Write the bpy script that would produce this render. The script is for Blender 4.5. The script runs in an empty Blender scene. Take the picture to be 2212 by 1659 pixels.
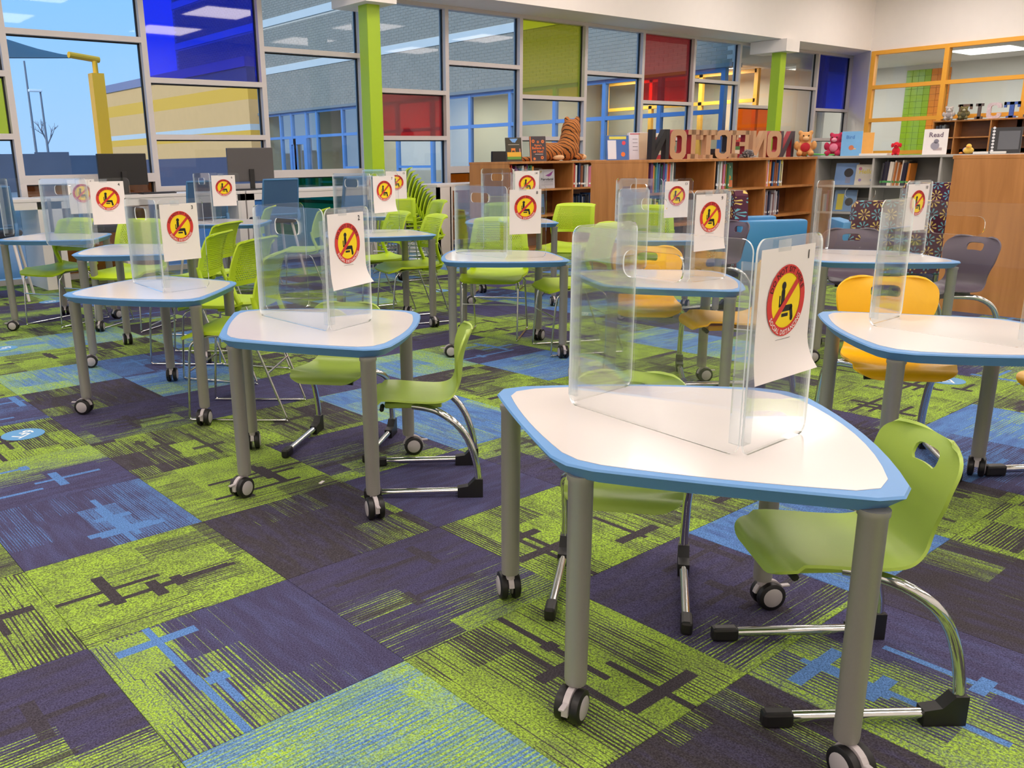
import bpy, bmesh, math, random
from math import sin, cos, pi, radians as R, sqrt, atan2, hypot
from mathutils import Vector, Matrix
from mathutils.geometry import tessellate_polygon
random.seed(7)
SC = bpy.context.scene
COL = SC.collection
# ------------------------------------------------------------------ camera
def setup_camera():
    f, pt, rl, yw, h = 1894.128, R(15.394677), R(-0.98833554), R(39.286795), 1.24694
    fw = Vector((sin(yw)*cos(pt), cos(yw)*cos(pt), -sin(pt)))
    r = Vector((cos(yw), -sin(yw), 0)); u = r.cross(fw)
    r2 = r*cos(rl)+u*sin(rl); u2 = -r*sin(rl)+u*cos(rl)
    cd = bpy.data.cameras.new('camera'); cd.sensor_width = 36; cd.lens = 36*f/2212
    cd.shift_x = (1106-957.2675)/2212; cd.shift_y = (869.873-829.5)/2212
    cd.clip_start = .05; cd.clip_end = 400
    co = bpy.data.objects.new('camera', cd); COL.objects.link(co)
    co.matrix_world = Matrix(((r2.x, u2.x, -fw.x, 0), (r2.y, u2.y, -fw.y, 0), (r2.z, u2.z, -fw.z, h), (0, 0, 0, 1)))
    SC.camera = co
setup_camera()
# ------------------------------------------------------------------ light and exposure
SC.view_settings.view_transform = 'Standard'; SC.view_settings.look = 'None'
SC.view_settings.exposure = 0.0; SC.view_settings.gamma = 1.0
SC.cycles.transparent_max_bounces = 48; SC.cycles.max_bounces = 10
SC.cycles.diffuse_bounces = 4; SC.cycles.glossy_bounces = 4
SC.cycles.sample_clamp_indirect = 6.0
def lin(c):
    o = []
    for v in c[:3]:
        v = v/255.0
        o.append(v/12.92 if v <= .04045 else ((v+.055)/1.055)**2.4)
    return (o[0], o[1], o[2], 1.0)
def setup_world():
    w = bpy.data.worlds.new('world'); SC.world = w; w.use_nodes = True
    nt = w.node_tree; bg = nt.nodes['Background']
    tc = nt.nodes.new('ShaderNodeTexCoord'); sp = nt.nodes.new('ShaderNodeSeparateXYZ'); cr = nt.nodes.new('ShaderNodeValToRGB')
    nt.links.new(tc.outputs['Generated'], sp.inputs[0]); nt.links.new(sp.outputs[2], cr.inputs[0]); nt.links.new(cr.outputs[0], bg.inputs[0])
    e = cr.color_ramp.elements
    e[0].position = 0.0; e[0].color = lin((160, 196, 242)); e[1].position = .35; e[1].color = lin((100, 182, 250))
    bg.inputs[1].default_value = SKY
SKY = 1.3
setup_world()
def setup_added_sun():  # overcast day; this soft lamp is added to brighten the courtyard facades
    l = bpy.data.lights.new('added_sun', 'SUN'); l.energy = 3.0; l.angle = R(25); l.color = lin((255, 246, 236))[:3]
    o = bpy.data.objects.new('added_sun', l); COL.objects.link(o); o.rotation_euler = Vector((.8, .42, -.62)).to_track_quat('-Z', 'Y').to_euler()
setup_added_sun()
ROOM_LIGHT = 57.0        # watts of each ceiling luminaire
CEIL_Z = 4.7
def area(name, loc, sx, sy, power, col, parent=None, rot=(0, 0, 0)):
    l = bpy.data.lights.new(name, 'AREA'); l.shape = 'RECTANGLE'; l.size = sx; l.size_y = sy; l.energy = power; l.color = lin(col)[:3]
    o = bpy.data.objects.new(name, l); COL.objects.link(o); o.location = loc; o.rotation_euler = rot
    if parent: o.parent = parent
    return o
# ------------------------------------------------------------------ materials
def N(nt, t, **kw):
    n = nt.nodes.new(t)
    for k, v in kw.items():
        if k.startswith('i_'):
            n.inputs[int(k[2:]) if k[2:].isdigit() else k[2:].replace('_', ' ')].default_value = v
        else: setattr(n, k, v)
    return n
MATS = {}
def mat(name, c=(200, 200, 200), rough=.5, metal=0.0, noise=0.0, nscale=40.0, bump=0.0, bscale=120.0, spec=.5, emit=0.0, coat=0.0, stretch=None):
    if name in MATS: return MATS[name]
    m = bpy.data.materials.new(name); m.use_nodes = True; MATS[name] = m
    nt = m.node_tree; b = nt.nodes['Principled BSDF']; L = nt.links
    col = lin(c)
    b.inputs['Base Color'].default_value = col; b.inputs['Roughness'].default_value = rough; b.inputs['Metallic'].default_value = metal
    b.inputs['Specular IOR Level'].default_value = spec
    if coat: b.inputs['Coat Weight'].default_value = coat; b.inputs['Coat Roughness'].default_value = .08
    tc = N(nt, 'ShaderNodeTexCoord'); src = tc.outputs['Object']
    if stretch:
        mp = N(nt, 'ShaderNodeMapping'); mp.inputs['Scale'].default_value = stretch; L.new(src, mp.inputs[0]); src = mp.outputs[0]
    if noise:
        nz = N(nt, 'ShaderNodeTexNoise'); nz.inputs['Scale'].default_value = nscale; nz.inputs['Detail'].default_value = 4; L.new(src, nz.inputs[0])
        mx = N(nt, 'ShaderNodeMix', data_type='RGBA'); mx.inputs[6].default_value = tuple(x*(1-noise) for x in col[:3])+(1,); mx.inputs[7].default_value = tuple(min(1, x*(1+noise)) for x in col[:3])+(1,)
        L.new(nz.outputs[0], mx.inputs[0]); L.new(mx.outputs[2], b.inputs['Base Color'])
    if bump:
        n2 = N(nt, 'ShaderNodeTexNoise'); n2.inputs['Scale'].default_value = bscale; L.new(src, n2.inputs[0])
        bp = N(nt, 'ShaderNodeBump'); bp.inputs['Strength'].default_value = bump; bp.inputs['Distance'].default_value = .002
        L.new(n2.outputs[0], bp.inputs['Height']); L.new(bp.outputs[0], b.inputs['Normal'])
    if emit:
        b.inputs['Emission Color'].default_value = col; b.inputs['Emission Strength'].default_value = emit
    return m
def glass(name, c, ior=1.45, haze=0.0, hazecol=(240, 240, 240), rmul=1.0):
    """thin clear sheet: tinted see-through plus mirror reflection by Fresnel, with a little surface haze"""
    if name in MATS: return MATS[name]
    m = bpy.data.materials.new(name); m.use_nodes = True; MATS[name] = m
    nt = m.node_tree; L = nt.links; nt.nodes.clear()
    out = N(nt, 'ShaderNodeOutputMaterial'); tr = N(nt, 'ShaderNodeBsdfTransparent'); gl = N(nt, 'ShaderNodeBsdfGlossy')
    tr.inputs[0].default_value = lin(c); gl.inputs[0].default_value = (1, 1, 1, 1); gl.inputs['Roughness'].default_value = .02
    fr = N(nt, 'ShaderNodeFresnel'); fr.inputs[0].default_value = ior
    mul = N(nt, 'ShaderNodeMath', operation='MULTIPLY'); mul.inputs[1].default_value = rmul; L.new(fr.outputs[0], mul.inputs[0])
    last = tr.outputs[0]
    if haze:
        df = N(nt, 'ShaderNodeBsdfDiffuse'); df.inputs[0].default_value = lin(hazecol)
        tl = N(nt, 'ShaderNodeBsdfTranslucent'); tl.inputs[0].default_value = lin(hazecol)
        ad = N(nt, 'ShaderNodeMixShader'); ad.inputs[0].default_value = .5; L.new(df.outputs[0], ad.inputs[1]); L.new(tl.outputs[0], ad.inputs[2])
        mh = N(nt, 'ShaderNodeMixShader'); mh.inputs[0].default_value = haze; L.new(last, mh.inputs[1]); L.new(ad.outputs[0], mh.inputs[2]); last = mh.outputs[0]
    mx = N(nt, 'ShaderNodeMixShader'); L.new(mul.outputs[0], mx.inputs[0]); L.new(last, mx.inputs[1]); L.new(gl.outputs[0], mx.inputs[2])
    L.new(mx.outputs[0], out.inputs[0])
    return m
def tinted(name, rough=.5, noise=.06):
    """plain paint or print whose colour is set object by object"""
    if name in MATS: return MATS[name]
    m = mat(name, (255, 255, 255), rough); nt = m.node_tree; oi = N(nt, 'ShaderNodeObjectInfo')
    nt.links.new(oi.outputs['Color'], nt.nodes['Principled BSDF'].inputs['Base Color'])
    return m
def wood(name, c1, c2, axis=(1.5, 1.5, 22), rough=.4, rotm=None):
    if name in MATS: return MATS[name]
    m = mat(name, c1, rough); nt = m.node_tree; L = nt.links; b = nt.nodes['Principled BSDF']
    tc = N(nt, 'ShaderNodeTexCoord'); mp = N(nt, 'ShaderNodeMapping'); mp.inputs['Scale'].default_value = axis; L.new(tc.outputs['Object'], mp.inputs[0])
    nz = N(nt, 'ShaderNodeTexNoise'); nz.inputs['Scale'].default_value = 1.0; nz.inputs['Detail'].default_value = 6; nz.inputs['Distortion'].default_value = .6; L.new(mp.outputs[0], nz.inputs[0])
    cr = N(nt, 'ShaderNodeValToRGB'); e = cr.color_ramp.elements; e[0].position = .3; e[0].color = lin(c1); e[1].position = .7; e[1].color = lin(c2)
    L.new(nz.outputs[0], cr.inputs[0]); L.new(cr.outputs[0], b.inputs['Base Color'])
    return m
# ------------------------------------------------------------------ mesh building
class MB:
    def __init__(s): s.v = []; s.f = []; s.m = []; s.uv = None
    def add(s, vs, fs, mi=0, M=None):
        o = len(s.v)
        for p in vs:
            p = Vector(p)
            if M is not None: p = M @ p
            s.v.append(p)
        for f in fs: s.f.append([i+o for i in f]); s.m.append(mi)
        return s
    def box(s, c, d, mi=0, M=None, ch=0.0):
        x, y, z = c; a, b, e = d[0]/2, d[1]/2, d[2]/2
        if ch <= 0:
            vs = [(x+i*a, y+j*b, z+k*e) for i in (-1, 1) for j in (-1, 1) for k in (-1, 1)]
            fs = [(0, 1, 3, 2), (4, 6, 7, 5), (0, 4, 5, 1), (2, 3, 7, 6), (0, 2, 6, 4), (1, 5, 7, 3)]
            return s.add(vs, fs, mi, M)
        bm = bmesh.new(); bmesh.ops.create_cube(bm, size=1)
        for v in bm.verts: v.co = Vector((v.co.x*d[0]+x, v.co.y*d[1]+y, v.co.z*d[2]+z))
        bmesh.ops.bevel(bm, geom=list(bm.edges), offset=ch, segments=2, affect='EDGES', profile=.5)
        bm.verts.index_update()
        s.add([v.co.copy() for v in bm.verts], [[v.index for v in f.verts] for f in bm.faces], mi, M); bm.free(); return s
    def box2(s, p, q, mi=0, M=None, ch=0.0):
        return s.box([(p[i]+q[i])/2 for i in range(3)], [abs(q[i]-p[i]) for i in range(3)], mi, M, ch)
    def prism(s, poly, z0, z1, mi=0, M=None, holes=(), side=None, top_scale=None):
        """flat outline (with holes) extruded from z0 to z1"""
        loops = [poly]+list(holes); tri = tessellate_polygon([[Vector((p[0], p[1], 0)) for p in l] for l in loops])
        flat = [p for l in loops for p in l]; n = len(flat)
        vs = [(p[0], p[1], z0) for p in flat]+[(p[0], p[1], z1) for p in flat]
        s.add(vs, [tuple(t) for t in tri]+[tuple(i+n for i in reversed(t)) for t in tri], mi, M)
        o = len(s.v)-2*n; k = 0; sm = mi if side is None else side
        for l in loops:
            c = len(l)
            for i in range(c):
                a, b = k+i, k+(i+1) % c; s.f.append([o+a, o+b, o+b+n, o+a+n]); s.m.append(sm)
            k += c
        return s
    def tube(s, pts, r, n=10, mi=0, M=None, closed=False, caps=True, flat=1.0):
        pts = [Vector(p) for p in pts]; m = len(pts); rs = r if isinstance(r, (list, tuple)) else [r]*m
        tg = []
        for i in range(m):
            a = pts[(i-1) % m] if (closed or i > 0) else pts[i]; b = pts[(i+1) % m] if (closed or i < m-1) else pts[i]
            tg.append((b-a).normalized())
        up = Vector((0, 0, 1)) if abs(tg[0].z) < .9 else Vector((0, 1, 0))
        nr = (up-tg[0]*up.dot(tg[0])).normalized(); vs = []
        for i in range(m):
            if i: nr = (nr-tg[i]*nr.dot(tg[i])).normalized()
            bn = tg[i].cross(nr)
            for k in range(n):
                a = 2*pi*k/n; vs.append(pts[i]+(nr*cos(a)+bn*sin(a)*flat)*rs[i])
        fs = []
        for i in range(m if closed else m-1):
            j = (i+1) % m
            for k in range(n): fs.append((i*n+k, i*n+(k+1) % n, j*n+(k+1) % n, j*n+k))
        if caps and not closed: fs += [tuple(range(n-1, -1, -1)), tuple((m-1)*n+k for k in range(n))]
        return s.add(vs, fs, mi, M)
    def lathe(s, prof, n=20, mi=0, M=None):
        vs = []; fs = []; m = len(prof)
        for r_, z in prof:
            for k in range(n): a = 2*pi*k/n; vs.append((r_*cos(a), r_*sin(a), z))
        for i in range(m-1):
            for k in range(n): fs.append((i*n+k, i*n+(k+1) % n, (i+1)*n+(k+1) % n, (i+1)*n+k))
        fs += [tuple(range(n-1, -1, -1)), tuple((m-1)*n+k for k in range(n))]
        return s.add(vs, fs, mi, M)
    def ball(s, c, rad, mi=0, n=10, M=None):
        bm = bmesh.new(); bmesh.ops.create_uvsphere(bm, u_segments=n*2, v_segments=n, radius=1)
        rr = rad if isinstance(rad, (list, tuple)) else (rad,)*3
        for v in bm.verts: v.co = Vector((v.co.x*rr[0]+c[0], v.co.y*rr[1]+c[1], v.co.z*rr[2]+c[2]))
        bm.verts.index_update(); s.add([v.co.copy() for v in bm.verts], [[v.index for v in f.verts] for f in bm.faces], mi, M); bm.free(); return s
    def mesh(s, name, mats, smooth=0):
        me = bpy.data.meshes.new(name); me.from_pydata([tuple(v) for v in s.v], [], s.f)
        for m in (mats if isinstance(mats, (list, tuple)) else [mats]): me.materials.append(m)
        if any(s.m):
            for p, i in zip(me.polygons, s.m): p.material_index = i
        if s.uv:
            ul = me.uv_layers.new(name='UVMap')
            for lp in me.loops: ul.data[lp.index].uv = s.uv[lp.vertex_index]
        bm = bmesh.new(); bm.from_mesh(me); bmesh.ops.recalc_face_normals(bm, faces=bm.faces)
        if smooth:
            for f in bm.faces: f.smooth = True
            for e in bm.edges:
                if len(e.link_faces) == 2 and e.calc_face_angle(0) > R(smooth): e.smooth = False
        bm.to_mesh(me); bm.free(); me.update(); return me
    def build(s, name, mats, parent=None, loc=(0, 0, 0), rz=0, smooth=0):
        return obj(name, s.mesh(name, mats, smooth), parent, loc, rz)
def obj(name, me, parent=None, loc=(0, 0, 0), rz=0):
    o = bpy.data.objects.new(name, me); COL.objects.link(o); o.location = loc; o.rotation_euler = (0, 0, rz)
    if parent: o.parent = parent
    return o
def tag(o, label, cat, group=None, kind=None):
    if label: o['label'] = label
    if cat: o['category'] = cat
    if group: o['group'] = group
    if kind: o['kind'] = kind
    return o
def thing(name, label, cat, loc=(0, 0, 0), rz=0, group=None):
    o = bpy.data.objects.new(name, None); COL.objects.link(o); o.location = loc; o.rotation_euler = (0, 0, rz); o.empty_display_size = .1
    return tag(o, label, cat, group)
def struct(name, mb, m, smooth=0, parent=None):
    o = mb.build(name, m, parent, smooth=smooth)
    if not parent: o['kind'] = 'structure'
    return o
KIDS = {}
def kids(o): return [c for c in ALLK.get(o.name, [])]
def copy_tree(o, parent=None):
    c = o.copy(); COL.objects.link(c); c.parent = parent
    for ch in list(o.children): copy_tree(ch, c)
    return c
def place(proto, used, loc, rz, label, group=None, name=None):
    """first call moves the prototype itself, later calls copy it with its parts"""
    o = copy_tree(proto) if used.get(proto.name) else proto
    used[proto.name] = True
    o.location = loc; o.rotation_euler = (0, 0, rz); o['label'] = label
    if group: o['group'] = group
    return o
USED = {}
def crom(pts, n=6):
    """smooth curve through points of any dimension"""
    out = []; P = [pts[0]]+list(pts)+[pts[-1]]
    for i in range(1, len(P)-2):
        for k in range(n):
            t = k/n; a, b, c, d = P[i-1], P[i], P[i+1], P[i+2]
            out.append(tuple(.5*(2*b[j]+(c[j]-a[j])*t+(2*a[j]-5*b[j]+4*c[j]-d[j])*t*t+(3*b[j]-a[j]-3*c[j]+d[j])*t**3) for j in range(len(b))))
    out.append(tuple(pts[-1])); return out
def rrect(w, h, r, n=5, cx=0, cy=0):
    o = []
    for sx, sy, a0 in ((1, 1, 0), (-1, 1, 90), (-1, -1, 180), (1, -1, 270)):
        for k in range(n+1):
            a = R(a0+90*k/n); o.append((cx+sx*(w/2-r)+r*cos(a), cy+sy*(h/2-r)+r*sin(a)))
    return o
def solid(vs, fs, t):
    """give an open surface thickness t behind its face normals"""
    vs = [Vector(v) for v in vs]; nr = [Vector((0, 0, 0)) for _ in vs]
    for f in fs:
        a, b, c = vs[f[0]], vs[f[1]], vs[f[2]]; n = (b-a).cross(c-a)
        if n.length > 0:
            for i in f: nr[i] += n.normalized()
    n = len(vs); out = vs+[v-nr[i].normalized()*t if nr[i].length > 0 else v for i, v in enumerate(vs)]
    cnt = {}
    for f in fs:
        for i in range(len(f)):
            a, b = f[i], f[(i+1) % len(f)]; cnt.setdefault((min(a, b), max(a, b)), []).append((a, b))
    F = [tuple(f) for f in fs]+[tuple(i+n for i in reversed(f)) for f in fs]
    for l in cnt.values():
        if len(l) == 1: a, b = l[0]; F.append((b, a, a+n, b+n))
    return out, F
_TX = {}
def text_geo(s, size=1.0, bold=False):
    """flat outline mesh of a string: (verts, faces, width)"""
    k = (s, bold)
    if k not in _TX:
        cu = bpy.data.curves.new('t', 'FONT'); cu.body = s; cu.size = 1.0; cu.resolution_u = 2
        if bold: cu.offset = .018
        ob = bpy.data.objects.new('t', cu); COL.objects.link(ob); dg = bpy.context.evaluated_depsgraph_get(); dg.update()
        me = ob.evaluated_get(dg).to_mesh(); vs = [v.co.copy() for v in me.vertices]; fs = [list(p.vertices) for p in me.polygons]
        ob.evaluated_get(dg).to_mesh_clear(); bpy.data.objects.remove(ob); bpy.data.curves.remove(cu)
        w = max([v.x for v in vs] or [0.3]); _TX[k] = (vs, fs, w)
    vs, fs, w = _TX[k]
    return [v*size for v in vs], fs, w*size
def blob(name, balls, voxel, m, parent=None, smooth_it=6):
    """soft toy body: overlapping ellipsoids fused into one continuous skin. balls: (centre, radii[, rotation y])"""
    b = MB()
    for t in balls:
        M = Matrix.Translation(t[0])
        if len(t) > 2: M = M @ Matrix.Rotation(R(t[2]), 4, 'Y')
        b.ball((0, 0, 0), t[1], n=8, M=M)
    o = b.build('tmp', m); md = o.modifiers.new('r', 'REMESH'); md.mode = 'VOXEL'; md.voxel_size = voxel; md.use_smooth_shade = True
    m2 = o.modifiers.new('s', 'SMOOTH'); m2.iterations = smooth_it; m2.factor = .5
    dg = bpy.context.evaluated_depsgraph_get(); dg.update()
    me = bpy.data.meshes.new_from_object(o.evaluated_get(dg)); me.name = name
    if not me.materials: me.materials.append(m)
    old = o.data; bpy.data.objects.remove(o); bpy.data.meshes.remove(old)
    for p in me.polygons: p.use_smooth = True
    return obj(name, me, parent)
# ------------------------------------------------------------------ carpet tile material
def carpet(name, atype):
    m = mat(name, (120, 120, 120), .95, spec=.1); nt = m.node_tree; L = nt.links; b = nt.nodes['Principled BSDF']
    def A(n): a = N(nt, 'ShaderNodeAttribute'); a.attribute_type = atype; a.attribute_name = n; return a
    def mth(op, x, y=None, z=None):
        n = N(nt, 'ShaderNodeMath', operation=op)
        for i, q in enumerate((x, y, z)):
            if q is None: continue
            if isinstance(q, (int, float)): n.inputs[i].default_value = q
            else: L.new(q, n.inputs[i])
        return n.outputs[0]
    def comb(x, y, z):
        n = N(nt, 'ShaderNodeCombineXYZ')
        for i, q in enumerate((x, y, z)):
            if isinstance(q, (int, float)): n.inputs[i].default_value = q
            else: L.new(q, n.inputs[i])
        return n.outputs[0]
    def noi(vec, det=2.0): n = N(nt, 'ShaderNodeTexNoise'); n.inputs['Scale'].default_value = 1.0; n.inputs['Detail'].default_value = det; L.new(vec, n.inputs[0]); return n.outputs[0]
    def mix(f, c1, c2):
        n = N(nt, 'ShaderNodeMix', data_type='RGBA'); L.new(f, n.inputs[0]); L.new(c1, n.inputs[6]); L.new(c2, n.inputs[7]); return n.outputs[2]
    def mr(x, a0, a1, b0, b1):
        n = N(nt, 'ShaderNodeMapRange')
        for i, q in enumerate((x, a0, a1, b0, b1)):
            if isinstance(q, (int, float)): n.inputs[i].default_value = q
            else: L.new(q, n.inputs[i])
        return n.outputs[0]
    uvn = N(nt, 'ShaderNodeUVMap'); uvn.uv_map = 'UVMap'; sx = N(nt, 'ShaderNodeSeparateXYZ'); L.new(uvn.outputs[0], sx.inputs[0]); u, v = sx.outputs[0], sx.outputs[1]
    sd = N(nt, 'ShaderNodeSeparateXYZ'); L.new(A('d').outputs['Vector'], sd.inputs[0]); d0, d1, seed = sd.outputs
    se = N(nt, 'ShaderNodeSeparateXYZ'); L.new(A('e').outputs['Vector'], se.inputs[0]); cam, lf, blot = se.outputs
    s17 = mth('MULTIPLY', seed, 17.3)
    st = noi(comb(mth('MULTIPLY', u, 1.3), mth('MULTIPLY', v, 26.0), s17), 3.0)
    st2 = mr(st, .3, .7, 0.0, 1.0)
    fr = mth('FRACT', mth('MULTIPLY', mth('ADD', v, mth('MULTIPLY', st, .012)), lf))
    tri = mth('MULTIPLY', mth('ABSOLUTE', mth('SUBTRACT', fr, .5)), 2.0)
    val = mth('ADD', mth('MULTIPLY', st2, .42), mth('MULTIPLY', tri, .58))
    bl = noi(comb(mth('MULTIPLY', u, 1.4), mth('MULTIPLY', v, 2.2), mth('MULTIPLY', seed, 31.7)), 2.0)
    t = mth('MULTIPLY', mth('ADD', v, 1.0), .5)
    D = mth('ADD', mth('ADD', mth('MULTIPLY', d0, mth('SUBTRACT', 1.0, t)), mth('MULTIPLY', d1, t)), mth('MULTIPLY', mth('SUBTRACT', bl, .5), blot))
    wc = N(nt, 'ShaderNodeTexWhiteNoise', noise_dimensions='3D'); L.new(comb(mth('FLOOR', mth('ADD', mth('MULTIPLY', u, 1.35), mth('MULTIPLY', seed, 9.0))), mth('FLOOR', mth('ADD', mth('MULTIPLY', v, 2.1), mth('MULTIPLY', seed, 23.0))), seed), wc.inputs[0])
    D = mth('ADD', D, mth('MULTIPLY', mth('SUBTRACT', wc.outputs['Value'], .55), .62))
    lo = mth('SUBTRACT', D, .05); hi = mth('ADD', D, .05)
    mask = mr(val, lo, hi, 1.0, 0.0)
    grain = noi(comb(mth('MULTIPLY', u, 75.0), mth('MULTIPLY', v, 75.0), seed), 2.0)
    # soft patches of the ground yarn
    gmix = mr(noi(comb(mth('MULTIPLY', u, 2.0), mth('MULTIPLY', v, 9.0), s17), 3.0), .42, .66, 0.0, .55)
    g2 = A('h').outputs['Color']
    base = mix(gmix, A('g').outputs['Color'], g2)
    # field yarn thins out to the ground colour in places
    fmix = mr(noi(comb(mth('MULTIPLY', u, 3.0), mth('MULTIPLY', v, 3.0), mth('MULTIPLY', seed, 5.1)), 3.0), .4, .8, 0.0, .5)
    fcol = mix(fmix, A('f').outputs['Color'], base)
    fleck = mr(noi(comb(mth('MULTIPLY', u, 46.0), mth('MULTIPLY', v, 46.0), mth('ADD', seed, 4.0)), 3.0), .45, .60, 0.0, .66)
    fcol = mix(fleck, fcol, base)
    col = mix(mask, base, fcol)
    # woven bars and crosses
    cr = None
    for k in range(3):
        wn = N(nt, 'ShaderNodeTexWhiteNoise', noise_dimensions='1D'); L.new(mth('ADD', mth('MULTIPLY', seed, 91.0), 3.7*k), wn.inputs['W'])
        sc = N(nt, 'ShaderNodeSeparateColor'); L.new(wn.outputs['Color'], sc.inputs[0])
        cx = mr(sc.outputs[0], 0, 1, -.62, .62); cy = mr(sc.outputs[1], 0, 1, -.62, .62); ln = mr(sc.outputs[2], 0, 1, .25, .75)
        du = mth('ABSOLUTE', mth('SUBTRACT', u, cx)); dv = mth('ABSOLUTE', mth('SUBTRACT', v, cy))
        h1 = mth('MULTIPLY', mth('LESS_THAN', du, ln), mth('LESS_THAN', dv, .036))
        v1 = mth('MULTIPLY', mth('LESS_THAN', mth('ABSOLUTE', mth('SUBTRACT', mth('SUBTRACT', u, cx), mth('SUBTRACT', mth('MULTIPLY', sc.outputs[1], .6), .3))), .06), mth('LESS_THAN', dv, mth('MULTIPLY', sc.outputs[0], .42)))
        q = mth('MAXIMUM', h1, v1); cr = q if cr is None else mth('MAXIMUM', cr, q)
    col = mix(mth('MULTIPLY', cr, cam), col, A('c').outputs['Color'])
    hsv = N(nt, 'ShaderNodeHueSaturation'); L.new(col, hsv.inputs['Color']); L.new(mr(grain, .3, .7, .5, 1.36), hsv.inputs['Value'])
    L.new(hsv.outputs[0], b.inputs['Base Color'])
    bp = N(nt, 'ShaderNodeBump'); bp.inputs['Strength'].default_value = .6; bp.inputs['Distance'].default_value = .004; L.new(grain, bp.inputs['Height']); L.new(bp.outputs[0], b.inputs['Normal'])
    return m
NAVY, NAVY2 = (76, 72, 102), (86, 90, 130); CHAR, CHAR2 = (70, 65, 70), (84, 80, 90)
LIME, LIME2 = (162, 196, 72), (124, 158, 96); BLUE, BLUE2 = (94, 134, 192), (78, 92, 146); TEAL = (92, 138, 140)
def trow(kind, rng):
    """(g, h, f, d0, d1, cross colour, cross amount, lines)"""
    k = kind
    if k == 'L': return (CHAR, CHAR2, LIME, .60, .90, CHAR, 1, 26)      # mostly lime, dark bars
    if k == 'l': return (CHAR, CHAR2, LIME, .30, .72, CHAR, .9, 30)     # lime lines over charcoal
    if k == 'N': return (NAVY, NAVY2, LIME, -.3, -.2, BLUE, 0, 30)      # plain navy
    if k == 'n': return (NAVY, CHAR, LIME, .70, -.35, CHAR, .8, 28)     # navy fading into lime lines
    if k == 'B': return (NAVY, NAVY2, BLUE, .25, .75, BLUE, 1, 34)      # blue streaks on navy
    if k == 'b': return (BLUE, BLUE2, LIME, .55, .05, BLUE, 1, 24)      # blue, lime edge
    if k == 'M': return (BLUE, LIME2, LIME, .30, .78, BLUE, .0, 24)     # blue and lime streaks
    if k == 'C': return (CHAR, NAVY, LIME, .42, -.3, CHAR, 0, 36)       # charcoal, thin lime lines at one side
    if k == 'X': return (NAVY, NAVY2, LIME, -.55, .95, BLUE, 1, 24)     # half lime, half navy, blue crosses
S_T = 0.6096; OX, OY = 1.1920405, 4.6786036
# tiles that can be read in the photograph: kind and quarter turn (0: lines run along x, density grows to +y)
TILES = {(-1, 4): ('X', 1), (-1, 3): ('L', 2), (0, 4): ('n', 0), (0, 3): ('C', 1), (0, 2): ('L', 0), (-1, 2): ('B', 3), (-1, 1): ('X', 0), (-2, 3): ('L', 1), (-2, 4): ('n', 0), (-1, 5): ('M', 0),
 (0, 5): ('L', 3), (0, 6): ('C', 1), (1, 6): ('X', 1), (1, 5): ('n', 0), (2, 6): ('C', 1), (1, 4): ('L', 3), (2, 5): ('b', 1), (3, 5): ('l', 1), (2, 4): ('L', 3), (1, 3): ('N', 0), (3, 4): ('M', 0), (1, 2): ('n', 0),
 (0, 1): ('l', 3), (2, 3): ('n', 2), (0, 0): ('n', 0), (2, 2): ('b', 1), (1, 1): ('l', 1), (-1, 0): ('L', 1), (0, -1): ('C', 3), (1, 0): ('N', 0), (4, 5): ('B', 0), (3, 3): ('L', 2), (4, 4): ('n', 0), (5, 5): ('b', 0),
 (2, 1): ('b', 3), (3, 2): ('L', 1), (-1, -1): ('B', 0), (0, -2): ('M', 1), (1, -1): ('b', 0), (4, 3): ('l', 0), (5, 4): ('L', 2), (2, 0): ('N', 1), (3, 1): ('l', 2), (4, 2): ('L', 0), (-2, 2): ('L', 0), (-2, 5): ('n', 1), (3, 6): ('l', 0)}
def tile_spec(i, j):
    rng = random.Random(i*7919+j*104729+11)
    if (i, j) in TILES: k, q = TILES[(i, j)]
    else: k = rng.choice('LLLlnnNBbMXCLl'); q = rng.randrange(4)
    g, h, f, d0, d1, c, ca, lf = trow(k, rng)
    return dict(g=lin(g)[:3], h=lin(h)[:3], f=lin(f)[:3], c=lin(c)[:3], d=(d0, d1, rng.random()), e=(float(ca), float(lf), .55)), q
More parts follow.
